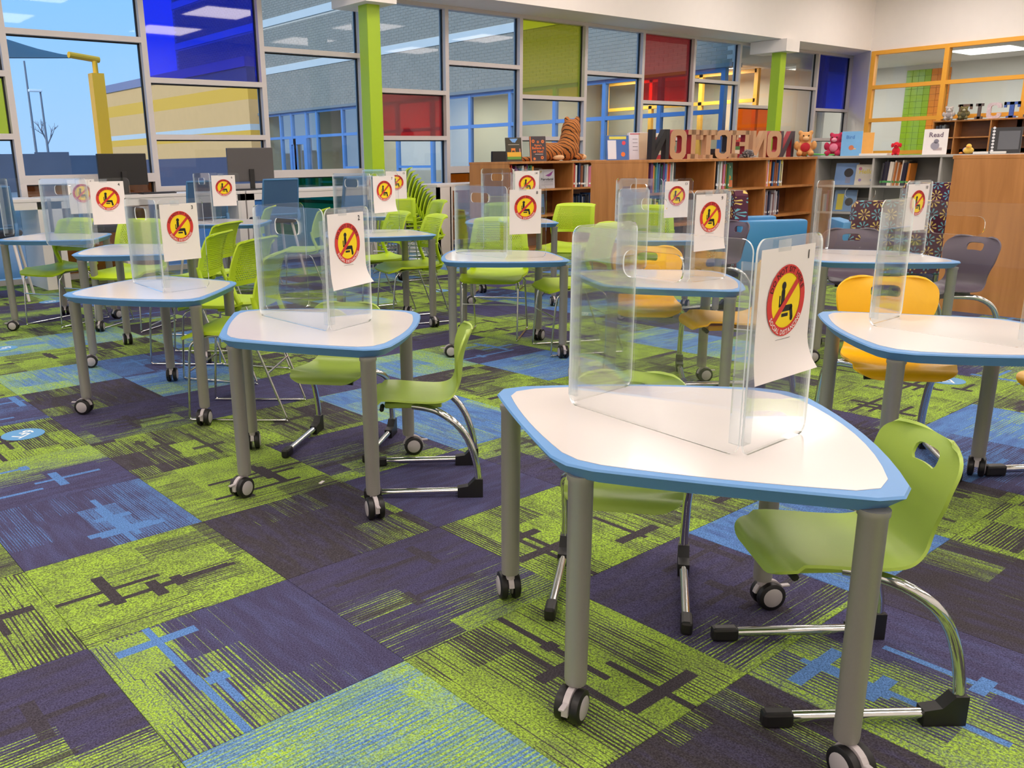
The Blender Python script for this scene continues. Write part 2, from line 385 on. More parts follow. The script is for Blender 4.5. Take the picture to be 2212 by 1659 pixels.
def build_floor():
    base = struct('floor', MB().box2((-4, -4, -.06), (21.4, 10.75, -.008)), mat('floor_slab', (60, 60, 62), .9))
    yw, pt = R(39.286795), R(15.394677)
    cells = [(i, j) for i in range(-6, 33) for j in range(-9, 12)]
    def inview(i, j):
        X, Y = (i+.5)*S_T+OX, -(j+.5)*S_T+OY
        z = (X*sin(yw)+Y*cos(yw))*cos(pt)+1.247*sin(pt)
        if z < .5: return False
        sx = (X*cos(yw)-Y*sin(yw))*1894/z+957
        sy = 870-1894*((X*sin(yw)+Y*cos(yw))*sin(pt)-1.247*cos(pt))/z
        m = 1894*.5/z
        return -m < sx < 2212+m and sy < 1659+m*1.4 and X < 9.6 and Y < 10.4 and not (X > 8.1 and Y < 5.9)
    near = sorted([c for c in cells if inview(*c)], key=lambda c: hypot((c[0]+.5)*S_T+OX, -(c[1]+.5)*S_T+OY))[:298]
    ns = set(near); h = S_T/2-.0006
    mb = MB(); mb.box((0, 0, -.0045), (2*h, 2*h, .009), ch=.0015); 
    mb.uv = [(v.x/h, v.y/h) for v in mb.v]
    me = mb.mesh('carpet_tile', carpet('carpet_tile_pile', 'OBJECT'))
    for (i, j) in near:
        sp, q = tile_spec(i, j); o = obj('carpet_tile', me, base, ((i+.5)*S_T+OX, -(j+.5)*S_T+OY, 0), q*pi/2)
        for k, val in sp.items(): o[k] = val
    # the rest of the floor, too far or too hidden to tell tiles apart
    vs = []; fs = []; at = {k: [] for k in 'ghfcde'}; uvs = []
    for (i, j) in [(i, j) for i in range(-9, 34) for j in range(-11, 15)]:
        if (i, j) in ns: continue
        x, y = (i+.5)*S_T+OX, -(j+.5)*S_T+OY
        if x < -3.9 or x > 21.2 or y > 10.5 or y < -3.9: continue
        sp, q = tile_spec(i, j); n = len(vs)
        for a, b in ((-1, -1), (1, -1), (1, 1), (-1, 1)):
            vs.append((x+a*h, y+b*h, 0)); c, s = cos(-q*pi/2), sin(-q*pi/2); uvs.append((a*c-b*s, a*s+b*c))
        fs.append((n, n+1, n+2, n+3))
        for k in 'ghfcde': at[k].append(sp[k])
    me2 = bpy.data.meshes.new('carpet_rest'); me2.from_pydata(vs, [], fs); me2.materials.append(carpet('carpet_rest_pile', 'GEOMETRY'))
    ul = me2.uv_layers.new(name='UVMap')
    for lp in me2.loops: ul.data[lp.index].uv = uvs[lp.vertex_index]
    for k in 'ghfcde':
        a = me2.attributes.new(k, 'FLOAT_VECTOR', 'FACE')
        for i, val in enumerate(at[k]): a.data[i].vector = val
    o = obj('carpet_rest', me2, base); o['kind'] = 'stuff'
build_floor()
# ------------------------------------------------------------------ room shell
PAINT = mat('wall_paint', (250, 243, 237), .85, noise=.02, nscale=6, bump=.15, bscale=160)
ALU = mat('mullion_aluminium', (205, 198, 196), .38, metal=.0, noise=.02)
GASK = mat('black_gasket', (26, 28, 34), .6)
YW = 10.6
def shell():
    struct('wall_back', MB().box2((-4, 9.84, 3.42), (21.6, 10.04, 6.0)).box2((-4, 10.04, 3.42), (21.6, 10.9, 3.5)), PAINT)
    b = MB(); b.add([(21.02, 10.62, -.1), (20.3, 9.84, -.1), (20.3, 9.84, 3.5), (21.02, 10.62, 3.5), (21.3, 10.62, -.1), (20.6, 9.84, -.1), (20.6, 9.84, 3.5), (21.3, 10.62, 3.5)],
        [(0, 1, 2, 3), (7, 6, 5, 4), (0, 4, 5, 1), (3, 2, 6, 7), (1, 5, 6, 2), (0, 3, 7, 4)])
    struct('trim_1', b, PAINT)
    X = 20.3
    w = MB().box2((X, -4, 3.40), (X+.2, 9.84, 6.0)).box2((X, -4, 0), (X+.2, 9.84, .9)).box2((X, 9.76, .9), (X+.2, 9.84, 3.4)).box2((X, -4, .9), (X+.2, 3.65, 3.4))
    struct('wall_right', w, PAINT)
    struct('wall_left', MB().box2((-4.2, -4, 0), (-4, 10.9, 6)), PAINT)
    struct('wall_front', MB().box2((-4.2, -4.2, 0), (20.5, -4, 6)), PAINT)
    struct('ceiling', MB().box2((-4.2, -4.2, CEIL_Z), (20.5, 10.0, CEIL_Z+.15)), mat('ceiling_tile_white', (238, 236, 232), .9, noise=.03, nscale=90))
    n = 0
    for ix in range(6):
        for iy in range(4):
            x, y = -2.2+ix*4.1, -2.2+iy*3.3
            t = thing('ceiling_light', 'square white ceiling luminaire above the reading tables', 'ceiling light', (x, y, CEIL_Z), 0, 'ceiling lights over the reading area')
            MB().box2((-.78, -.78, -.05), (.78, -.72, 0)).box2((-.78, .72, -.05), (.78, .78, 0)).box2((-.78, -.72, -.05), (-.72, .72, 0)).box2((.72, -.72, -.05), (.78, .72, 0)).build('frame', mat('luminaire_white', (240, 240, 240), .5), t)
            MB().box2((-.72, -.72, -.02), (.72, .72, -.005)).build('diffuser', mat('luminaire_diffuser', (255, 248, 238), .6, emit=1.2), t)
            area('ceiling_lamp', (0, 0, -.06), 1.4, 1.4, ROOM_LIGHT, (255, 240, 234), t)
shell()
# ------------------------------------------------------------------ window wall
MX = [2.75+1.518*i for i in range(-1, 13)]          # mullion centre lines, the first one out of view
CLEAR = glass('pane_clear', (238, 246, 248), 1.5, rmul=.65)
TINT = {'y': glass('pane_yellow', (214, 200, 20), 1.5, haze=.24, hazecol=(214, 214, 70), rmul=1.2), 'b': glass('pane_blue', (8, 52, 235), 1.5, haze=.04, hazecol=(30, 60, 220), rmul=1.2),
 'r': glass('pane_red', (205, 30, 34), 1.5, haze=.30, hazecol=(208, 70, 74), rmul=1.2), 'o': glass('pane_orange', (196, 92, 12), 1.5, haze=.2, hazecol=(200, 100, 30), rmul=1.2),
 'g': glass('pane_green', (0, 120, 84), 1.5, haze=.08, hazecol=(0, 110, 80), rmul=1.2), 'c': CLEAR, 'l': glass('pane_pale_blue', (130, 190, 240), 1.5, haze=.15, hazecol=(140, 190, 240), rmul=1.2)}
NAMES = {'y': 'yellow film glass', 'b': 'deep blue film glass', 'r': 'red film glass', 'o': 'amber film glass', 'g': 'green film glass', 'c': None, 'l': 'pale blue glass'}
ZB, ZHD = .06, 3.42
def curtain():
    w = thing('window_1', None, None); w['kind'] = 'structure'
    for x in MX: MB().box2((x-.033, YW-.05, 0), (x+.033, YW+.09, ZHD+.02)).build('mullion', ALU, w)
    ODD, EVEN = [1.12, 2.65], [1.58, 2.22]
    cols = {0: ['c', 'c', 'y', 'c'], 1: ['o', 'c', 'c'], 2: ['l', 'c', 'c', 'b'], 3: ['g', 'c', 'c'], 4: ['c', 'r', 'c', 'c'], 5: ['o', 'c', 'c'], 6: ['c', 'c', 'y', 'c'], 7: ['c', 'c', 'c'], 8: ['c', 'c', 'r', 'c'], 9: ['c', 'c', 'c'], 10: ['c', 'o', 'c', 'c'], 11: ['c', 'c', 'c'], 12: ['c', 'c', 'b', 'c']}
    for b in range(13):
        x0, x1 = MX[b]+.033, MX[b+1]-.033
        zs = {0: [1.58, 2.22], 1: ODD, 2: [.98, 1.58, 2.22], 3: ODD, 4: [1.58, 2.22], 5: ODD, 6: [1.58, 2.22], 7: ODD, 8: [1.58, 2.22], 9: ODD, 10: [1.58, 2.22], 11: ODD, 12: [1.58, 2.22]}[b]
        edges = [ZB]+zs+[ZHD-.03]
        c = {0: 'cyc', 1: 'occ', 2: 'lccb', 3: 'gcc', 4: 'crc', 5: 'occ', 6: 'ccy', 7: 'ccc', 8: 'ccr', 9: 'ccc', 10: 'coc', 11: 'ccc', 12: 'ccb'}[b]
        for z in zs:
            hh = .05 if abs(z-1.12) < .01 else .03
            MB().box2((x0, YW-.05, z-hh), (x1, YW+.09, z+hh)).build('rail', ALU, w)
            MB().box2((x0, YW+.02, z-hh-.014), (x1, YW+.05, z-hh)).build('gasket', GASK, w)
        MB().box2((x0, YW-.05, ZB-.06), (x1, YW+.09, ZB)).build('rail', ALU, w); MB().box2((x0, YW-.05, ZHD-.05), (x1, YW+.09, ZHD)).build('rail', ALU, w)
        MB().box2((x1-.016, YW+.02, ZB), (x1, YW+.05, ZHD-.05)).build('gasket', GASK, w)
        for k in range(len(edges)-1):
            z0, z1 = edges[k], edges[k+1]; p = MB(); p.add([(x0-.01, YW+.035, z0), (x1+.01, YW+.035, z0), (x1+.01, YW+.035, z1), (x0-.01, YW+.035, z1)], [(0, 1, 2, 3)])
            o = p.build('pane', TINT[c[k]], w)
            if NAMES[c[k]]: o['label'] = NAMES[c[k]]
curtain()
COLG = mat('column_lime_paint', (168, 202, 28), .4, noise=.02, nscale=5)
def column(x, label):
    t = thing('column', label, 'column', (x, 10.0, 0))
    MB().box2((-.1, -.1, 0), (.1, .1, 3.21), ch=.008).build('shaft', COLG, t)
    MB().box2((-.24, -.28, 3.19), (.24, .5, 3.415)).build('capital', PAINT, t)
column(7.06, 'lime green square column in front of the window beside the stacked chairs'); column(16.88, 'lime green square column rising behind the far end of the wooden letters')
# orange framed window in the right wall, with the room behind it
def right_window():
    w = thing('window_2', None, None); w['kind'] = 'structure'; OR = mat('frame_orange', (252, 180, 62), .45, noise=.02)
    X = 20.3; ys = [9.76, 8.25, 6.72, 5.2, 3.68]; zs = [1.27, 1.96, 2.65, 3.36]
    for y in ys: MB().box2((X-.03, y-.045, .9), (X+.12, y+.045, 3.4)).build('mullion', OR, w)
    for i in range(4):
        for z in [.93]+zs: MB().box2((X-.03, ys[i+1]+.045, z-.04), (X+.12, ys[i]-.045, z+.04)).build('rail', OR, w)
        zz = [.93]+zs
        for k in range(4):
            p = MB(); p.add([(X+.05, ys[i+1]+.04, zz[k]+.035), (X+.05, ys[i]-.04, zz[k]+.035), (X+.05, ys[i]-.04, zz[k+1]-.035), (X+.05, ys[i+1]+.04, zz[k+1]-.035)], [(0, 1, 2, 3)]); p.build('pane', CLEAR, w)
    # the room seen through it
    g = mat('inner_room_paint', (222, 220, 214), .8, noise=.02, nscale=4)
    struct('wall_inner', MB().box2((25.6, 2, 0), (25.8, 16, 3.6)).box2((20.5, 15.8, 0), (25.6, 16, 3.6)).box2((20.5, 2, 0), (25.6, 2.2, 3.6)).box2((20.45, 10.9, 0), (20.55, 16, 3.6)), g)
    struct('ceiling_inner', MB().box2((20.5, 2, 3.5), (25.8, 16, 3.6)), MATS['ceiling_tile_white'])
    struct('floor_inner', MB().box2((20.5, 2, -.05), (25.8, 16, 0)), mat('inner_floor', (150, 150, 150), .6))
    t = thing('tiled_wall_panel', 'green and orange square wall tiles behind the orange framed window', 'tile panel', (25.6, 0, 0))
    tm = {'g': mat('tile_green', (150, 190, 36), .35), 'o': mat('tile_orange', (238, 140, 40), .35)}
    for c, y0, n in (('o', 10.32, 3), ('g', 10.80, 4)):
        me = MB().box((0, 0, 0), (.02, .156, .156), ch=.004).mesh('wall_tile', tm[c])
        for a in range(n):
            for k in range(21): obj('wall_tile', me, t, (-.01, y0+.16*a, .1+.16*k))
    for (x, y) in ((23.4, 8.6), (23.4, 12.4)):
        l = thing('ceiling_light', 'white square ceiling light in the room behind the orange frame', 'ceiling light', (x, y, 3.5), 0, 'ceiling lights behind the orange window')
        MB().box2((-.62, -.62, -.02), (.62, .62, 0)).build('diffuser', mat('inner_diffuser', (255, 252, 245), .5, emit=2.2), l)
        area('ceiling_lamp', (0, 0, -.06), 1.2, 1.2, 75, (255, 246, 235), l)
right_window()
# ------------------------------------------------------------------ outside
def brick_face(t, X):
    """running bond of single bricks standing proud of a mortar bed; local x is out of the wall"""
    BM = mat('grey_brick', (142, 140, 132), .85, noise=.16, nscale=2.3, bump=.2, bscale=60); MO = mat('brick_mortar', (196, 192, 182), .9, noise=.04)
    W_, H_ = .243, .081; cells = []
    for r in range(int(5.9/H_)):
        z = 3.1+r*H_
        if any(z+H_ > a and z < b for a, b in ((4.4, 4.62), (6.0, 6.25), (7.6, 7.85))): continue
        k = 0; y = 11.0+(W_/2 if r % 2 else 0)
        while y < 38.2-W_: cells.append((y, z)); y += W_
    near = sorted(cells, key=lambda c: abs(c[0]-17.2)*1.0+abs(c[1]-3.9)*1.6)[:296]; ns = set(near)
    me = MB().box2((-.010, .006, .006), (0, W_-.006, H_-.006)).mesh('brick', BM)
    for y, z in near: obj('brick', me, t, (0, y, z))
    b = MB()
    for y, z in cells:
        if (y, z) not in ns: b.box2((-.010, y+.006, z+.006), (0, y+W_-.006, z+H_-.006))
    o = b.build('brick_courses', BM, t); o['kind'] = 'stuff'
    return MO
def outside():
    X = 16.8
    struct('ground', MB().box2((-60, 10.9, -.3), (120, 140, -.12)), mat('pavement_grey', (120, 124, 130), .9, noise=.1, nscale=1.5))
    t = thing('brick_building', 'grey brick school wing with pale bands and blue doors outside the window', 'building', (X, 0, 0))
    BR = brick_face(t, X); band = mat('stone_band', (198, 206, 208), .7, noise=.04, nscale=3); tan = mat('tan_siding', (224, 178, 116), .8, noise=.05, nscale=3); yel = mat('yellow_siding', (228, 176, 60), .8, noise=.05); blue = mat('door_blue', (92, 136, 194), .45); crm = mat('inner_cream', (214, 200, 176), .8, noise=.04, nscale=2)
    MB().box2((0, 10.95, 3.1), (.3, 31.2, 9)).box2((.3, 10.95, 3.1), (6, 11.2, 9)).build('brick_wall', BR, t)
    MB().box2((0, 31.2, 3.1), (.3, 38.2, 9)).build('upper_brick_wall', BR, t)
    for z0, z1 in ((4.4, 4.62), (6.0, 6.25), (7.6, 7.85)): MB().box2((-.03, 10.95, z0), (0, 38.2, z1)).build('stone_band', band, t)
    MB().box2((-.06, 10.95, 3.02), (.3, 31.2, 3.1)).build('lintel', mat('lintel_grey', (120, 128, 134), .6), t)
    # far tan part
    MB().box2((-.4, 31.2, 0), (.3, 46, 1.55)).build('dark_base_wall', mat('base_brick_dark', (78, 80, 104), .8, noise=.08, nscale=6), t); MB().box2((-.4, 31.2, 1.55), (.3, 46, 2.2)).build('tan_wall', tan, t); MB().box2((-.4, 31.2, 2.2), (.3, 46, 2.5)).build('tan_band', yel, t); MB().box2((-.4, 31.2, 2.5), (.3, 46, 2.72)).build('white_band', band, t)
    MB().box2((-.4, 31.2, 2.72), (.3, 46, 3.6)).build('tan_wall', tan, t); MB().box2((-.4, 31.2, 3.6), (.3, 46, 4.1)).build('yellow_band', yel, t); MB().box2((-.4, 31.2, 4.1), (.3, 46, 4.75)).build('tan_wall', tan, t); MB().box2((-.45, 31.2, 4.75), (.3, 46, 5.1)).build('coping', mat('coping_violet_grey', (128, 130, 160), .6), t)
    # storefront with blue frames, lit rooms behind
    ys = [30.9, 29.7, 28.9, 27.9, 27.2, 25.6, 24.2, 22.6, 20.9, 19.2, 17.6, 16.0, 14.4, 12.8, 11.2]
    for y in ys: MB().box2((.02, y-.05, 0), (.14, y+.05, 3.04)).build('door_frame_post', blue, t)
    for z in (.05, 2.16, 2.98): MB().box2((.03, 11.2, z-.045), (.13, 30.9, z+.045)).build('storefront_rail', blue, t)
    for i, y in enumerate(ys[4:-1]):
        z = 1.1 if i % 2 else .62; MB().box2((.03, ys[i+5]+.05, z-.035), (.13, y-.05, z+.035)).build('storefront_rail', blue, t)
    for i in range(len(ys)-1):
        p = MB(); p.add([(.08, ys[i+1]+.05, .1), (.08, ys[i]-.05, .1), (.08, ys[i]-.05, 2.95), (.08, ys[i+1]+.05, 2.95)], [(0, 1, 2, 3)]); p.build('storefront_pane', glass('storefront_glass', (200, 216, 222), 1.5, rmul=.35), t)
    for y in (28.9, 27.9+.5):
        d = MB().prism(rrect(.9 if y < 28.5 else .46, 2.1, .01, 1), -.03, .03, holes=[rrect(.5 if y < 28.5 else .2, 1.5, .01, 1, 0, .1)], M=Matrix.Translation((.0, y-.1, 1.06)) @ Matrix.Rotation(pi/2, 4, 'Z') @ Matrix.Rotation(pi/2, 4, 'X')).build('door_leaf', blue, t)
    struct('wall_outer_rooms', MB().box2((X+3.5, 11, 0), (X+3.6, 31, 3.3)).box2((X+.2, 30.9, 0), (X+3.5, 31.1, 3.3)).box2((X+.2, 24.1, 0), (X+3.5, 24.2, 3.3)).box2((X+.2, 17.5, 0), (X+3.5, 17.6, 3.3)), crm)
    struct('ceiling_outer_rooms', MB().box2((X+.2, 11, 3.25), (X+3.5, 31, 3.35)), MATS['ceiling_tile_white']); struct('floor_outer_rooms', MB().box2((X+.2, 11, -.1), (X+3.5, 31, 0)), mat('outer_room_floor', (120, 112, 104), .6))
    OR = MATS['frame_orange']; k = thing('orange_room_screen', 'orange framed glazed screen inside the school wing behind the brick', 'screen', (X+2.6, 0, 0))
    for y in (12, 13.5, 15, 16.5): MB().box2((-.05, y-.05, 0), (.05, y+.05, 3.2)).build('screen_post', OR, k)
    for z in (.9, 1.7, 2.5, 3.15): MB().box2((-.05, 12, z-.04), (.05, 16.5, z+.04)).build('screen_rail', OR, k)
    for (y, n) in ((13, 60), (15.6, 60), (20, 70), (22.4, 60), (27, 50)):
        l = thing('ceiling_light', 'bright ceiling light in the school wing seen across the courtyard', 'ceiling light', (X+2.0, y, 3.25), 0, 'ceiling lights across the courtyard')
        MB().box2((-.3, -.6, -.03), (.3, .6, 0)).build('diffuser', mat('outer_diffuser', (255, 250, 240), .5, emit=9), l); area('ceiling_lamp', (0, 0, -.08), .6, 1.2, n, (255, 240, 220), l)
    fn = thing('site_fence', 'dark low fence line far across the courtyard below the sky', 'fence', (0, 58, -.12)); fm = mat('fence_dark', (82, 92, 112), .8, noise=.2, nscale=.8)
    for k in range(22): MB().box2((.0, 0, 0), (2.0, .08, 2.2+.12*sin(k*2.1))).build('fence_panel', fm, fn, (-4+2*k, 0, 0))
    # shade sail on a yellow post
    s = thing('shade_sail', 'dark teal shade sail canopy on a yellow steel post in the courtyard', 'shade sail', (7.63, 21.9, 0))
    YP = mat('post_yellow', (240, 176, 16), .45); MB().box2((-.14, -.14, -.15), (.14, .14, 3.35)).build('post', YP, s)
    MB().tube([(0, 0, 3.3), (0, 0, 3.62)], .06).tube([(.12, .05, 3.66), (-.6, -.1, 3.72)], .07).build('bracket', YP, s)
    vs = []; fs = []; A_, B_, C_, D_ = Vector((-.1, 0, 3.68)), Vector((-1.5, 9.0, 4.9)), Vector((-9.5, 8, 6.0)), Vector((-8, -3.0, 3.2)); n = 14
    for i in range(n+1):
        for j in range(n+1):
            a, b = i/n, j/n; sg = .55*sin(pi*a)*.6; p = (A_*(1-a)+B_*a)*(1-b)+(D_*(1-a)+C_*a)*b
            p.z += 1.1*sin(pi*a)*sin(pi*b); p.x -= 0; p.y += .9*sin(pi*b)*(1-2*a); vs.append(p)
    fs = [(i*(n+1)+j, i*(n+1)+j+1, (i+1)*(n+1)+j+1, (i+1)*(n+1)+j) for i in range(n) for j in range(n)]; q = MB(); q.add(*solid(vs, fs, .02)); q.build('canopy', mat('sail_teal', (48, 84, 104), .8, noise=.04, nscale=3), s, smooth=40)
    grey = mat('pole_grey', (110, 118, 132), .5)
    for x, y, h, lb, hd in ((18.6, 67, 8.4, 'tall thin grey flagpole standing far beyond the shade sail', 0), (19.1, 66, 6.4, 'grey street lamp with bright head far beyond the shade sail', 1)):
        l = thing('street_lamp' if hd else 'flagpole', lb, 'lamp post' if hd else 'pole', (x, y, -.12)); MB().tube([(0, 0, 0), (0, 0, h)], [.1, .06], 8).build('pole', grey, l, smooth=60)
        if hd: MB().box2((-.75, -.15, h-.05), (.1, .15, h+.12), ch=.03).build('lamp_head', mat('lamp_head_white', (235, 240, 245), .4), l)
    rg = random.Random(3)
    for i in range(7):
        x = 22+i*5.2+rg.uniform(-1, 1); tr = thing('bare_tree', 'leafless winter tree on the skyline beyond the courtyard', 'tree', (x, 92+rg.uniform(-4, 4), -.12), 0, 'bare trees on the skyline'); bt = MB(); tk = MB().tube([(0, 0, 0), (.1, 0, 2.6)], [.22, .14], 6)
        def br(p, d, ln, r, dep):
            e = p+d*ln; bt.tube([p, e], [r, r*.6], 4)
            if dep:
                for _ in range(3): dd = (d+Vector((rg.uniform(-.8, .8), rg.uniform(-.8, .8), rg.uniform(-.1, .6)))).normalized(); br(p+d*ln*rg.uniform(.5, 1), dd, ln*.68, r*.55, dep-1)
        br(Vector((.1, 0, 2.5)), Vector((0, 0, 1)), 1.8, .13, 3); bk = mat('bark_grey', (120, 122, 134), .9); tk.build('trunk', bk, tr, smooth=60); bt.build('branches', bk, tr, smooth=60)
outside()
# ------------------------------------------------------------------ kite tables on casters
BLU = mat('table_edge_blue', (98, 150, 206), .42, noise=.02); WHT = mat('table_white_laminate', (222, 214, 210), .22, noise=.015, nscale=3, coat=.3)
LEGM = mat('leg_silver_grey', (158, 154, 148), .42, metal=.35, noise=.03, nscale=200); BLK = mat('black_rubber', (22, 20, 22), .45); HUB = mat('hub_grey', (176, 170, 172), .4); CHROME = mat('chrome', (214, 214, 214), .1, metal=1.0); HOOD = mat('caster_hood_silver', (188, 180, 182), .35)
def kite(off, s1, s2):
    """outline of the kite top, moved inwards by off; s1 and s2 bulge of the short and long sides"""
    c = [Vector((0, 0)), Vector((.34, -.578)), Vector((.92, 0)), Vector((.34, .578))]; cc = []
    for i in range(4):
        a, b, d = c[i-1], c[i], c[(i+1) % 4]; e1, e2 = (b-a).normalized(), (d-b).normalized(); n1, n2 = Vector((-e1.y, e1.x)), Vector((-e2.y, e2.x)); h = (n1+n2).normalized(); cc.append(b+h*(off/max(.3, h.dot(n1))))
    out = []
    for i in range(4):
        a, b = cc[i], cc[(i+1) % 4]; sg = s1 if i in (0, 3) else s2; e = (b-a); n = Vector((e.y, -e.x)).normalized()
        for k in range(10):
            t = k/10; out.append(a+e*t+n*sg*4*t*(1-t))
    # round the corners a little
    r = list(out)
    for _ in range(2):
        q = list(r)
        for i in (0, 10, 20, 30): q[i] = (r[i-1]+r[i]*4+r[(i+1) % 40])/6
        r = q
    return [(p.x, p.y) for p in r]
def loops(b, ls, mi=0, caps=(True, True)):
    n = len(ls[0]); o = len(b.v)
    for l in ls: b.v += [Vector(p) for p in l]
    for i in range(len(ls)-1):
        for k in range(n): b.f.append([o+i*n+k, o+i*n+(k+1) % n, o+(i+1)*n+(k+1) % n, o+(i+1)*n+k]); b.m.append(mi)
    if caps[0]: b.f.append([o+k for k in range(n)][::-1]); b.m.append(mi)
    if caps[1]: b.f.append([o+(len(ls)-1)*n+k for k in range(n)]); b.m.append(mi)
def make_table(H):
    t = thing('kite_table', '', 'table', group='kite shaped reading tables')
    o0, o1, o2, o3 = kite(.003, .01, .048), kite(0, .01, .048), kite(.003, .01, .048), kite(.026, .01, .048); b = MB()
    z = lambda l, h: [(p[0], p[1], h) for p in l]
    loops(b, [z(o3, H-.037), z(o2, H-.008), z(o1, H-.005), z(o0, H)]); b.build('tabletop', BLU, t, smooth=35)
    w = MB(); wl = kite(.034, .02, .058); loops(w, [z(wl, H-.0005), z(wl, H+.0012)]); w.build('writing_surface', WHT, t)
    for i, (x, y, a) in enumerate(((.065, 0, 200), (.335, .5, 60), (.335, -.5, 250), (.845, 0, 330))):
        lg = MB().lathe([(.0245, .088), (.026, .1), (.0275, H-.05), (.0305, H-.046), (.0305, H-.034)], 20).build('leg', LEGM, t, (x, y, 0), smooth=40)
        M = Matrix.Rotation(R(a), 4, 'Z'); Rx = Matrix.Rotation(pi/2, 4, 'X'); cx = .02
        wh = MB(); hb = MB()
        for s in (-1, 1):
            T = M @ Matrix.Translation((cx, s*.019, .041)) @ Rx
            wh.lathe([(.033, -.0115), (.040, -.0085), (.041, 0), (.040, .0085), (.033, .0115)], 24, M=T)
            hb.lathe([(.026, -.0132), (.0285, -.0115), (.0285, .0115), (.026, .0132)], 20, M=T)
        wh.build('caster_wheel', BLK, lg, smooth=40); hb.build('hub_cap', HUB, lg, smooth=40)
        hd = MB(); arc = [(.0445*cos(R(q)), .0445*sin(R(q))) for q in range(-10, 171, 15)]+[(.03*cos(R(q)), .03*sin(R(q))) for q in range(170, -11, -15)]
        hd.prism(arc, -.0075, .0075, M=M @ Matrix.Translation((cx, 0, .041)) @ Rx).lathe([(.013, .07), (.013, .095)], 12); hd.build('caster_hood', HOOD, lg)
        MB().box((cx+.05, 0, .062), (.028, .014, .006), M=M, ch=.002).build('brake_tab', HOOD, lg)
    return t
TP = {.63: make_table(.63), .72: make_table(.72)}
ORD = {}
TABLES = [  # short apex x, y, heading, height, label
 (1.284, 1.186, -.15, .63, 'white topped blue edged kite table nearest the camera, under sheet 1'),
 (1.372, 2.985, -2.1, .63, 'kite table left of centre under curled sheet 2, two small green chairs tucked in'),
 (2.188, 4.415, 166.5, .63, 'kite table on the left under the do not sit sheet numbered 3'),
 (2.608, 5.843, -171.6, .72, 'kite table on the left directly behind the table with sheet 3'),
 (2.60, 7.48, 178, .715, 'kite table cut by the left edge of the picture'),
 (4.30, 7.85, 170, .72, 'kite table in front of the blue counter chairs, left of the lime column'),
 (4.461, 5.852, -167.4, .71, 'kite table behind the sheet numbered 2, lime chairs at its right'),
 (4.493, 4.331, 179.1, .63, 'kite table in mid picture with a lime chair facing the camera behind it'),
 (3.406, 2.873, -1.5, .63, 'kite table with yellow chairs and the sheet numbered 9'),
 (3.775, 1.198, 178, .63, 'kite table cut by the right edge of the picture, yellow chair behind'),
 (6.0, 2.554, 173.3, .63, 'kite table on the right between purple chairs'),
 (6.35, 4.42, 178, .63, 'kite table behind the yellow chair with sheet 13 at its shield'),
 (6.02, 5.82, 176, .72, 'kite table in front of the wooden bookcase end with sheet 14'),
 (5.80, 7.7, 176, .72, 'rearmost kite table beside the stack of lime chairs')]
for x, y, a, h, lb in TABLES:
    pk = .63 if h < .7 else .72; o = place(TP[pk], USED, (x, y, 0), R(a), lb)
    if h not in (.63, .72): o.location.z = 0; o.scale.z = h/.72
# ------------------------------------------------------------------ acrylic shields and warning sheets
ACR = glass('acrylic_clear', (253, 254, 254), 1.42, haze=.008, hazecol=(240, 242, 242), rmul=.5); EDGE = glass('acrylic_cut_edge', (235, 245, 245), 1.3, haze=.9, hazecol=(250, 254, 254)); TAPE = glass('frosted_hinge_tape', (250, 252, 253), 1.3, haze=.13, hazecol=(240, 244, 248), rmul=.5)
SHH = .455
def panel_mesh(w, slot):
    o = [(p[0]+w/2, p[1]+SHH/2) for p in rrect(w-.006, SHH, .028, 6)]; hs = [[(p[0]+w/2, p[1]+SHH-.075) for p in rrect(.18, .062, .024, 5)][::-1]] if slot else []
    M = Matrix.Rotation(pi/2, 4, 'X'); return MB().prism(o, -.0022, .0022, 0, M, hs, side=1).mesh('shield_panel', [ACR, EDGE])
PM = {}
def panel(w, slot):
    if (w, slot) not in PM: PM[(w, slot)] = panel_mesh(w, slot)
    return PM[(w, slot)]
def shield(V1, V2, z, aL, aR, label, wl=.27):
    """folded three sided shield: front from V1 to V2, wings leaving V1 and V2 at world angles aL, aR"""
    t = thing('desk_shield', label, 'desk shield', (V1[0], V1[1], z+.0015), 0, 'folding clear desk shields')
    d = Vector((V2[0]-V1[0], V2[1]-V1[1])); a = atan2(d.y, d.x); w = round(d.length, 2)
    o = obj('front_panel', panel(w, True), t, (0, 0, 0), a)
    obj('side_panel', panel(wl, False), t, (0, 0, 0), R(aL)); obj('side_panel', panel(wl, False), t, (d.x, d.y, 0), R(aR))
    for px, py, angs in ((0, 0, (a, R(aL))), (d.x, d.y, (a+pi, R(aR)))):
        b = MB()
        for an in angs: b.box((.017, 0, SHH/2-.01), (.03, .0056, SHH-.07), M=Matrix.Rotation(an, 4, 'Z'))
        b.build('hinge_tape', TAPE, t, (px, py, 0))
    return t
PAPER = mat('paper_white', (238, 230, 228), .75, noise=.015, nscale=9); RED = mat('print_red', (208, 52, 48), .7); YEL = mat('print_yellow', (248, 214, 10), .7); INK = mat('print_black', (26, 22, 26), .7); DRED = mat('print_dark_red', (72, 14, 20), .7); PENC = mat('pencil_grey', (70, 66, 70), .8)
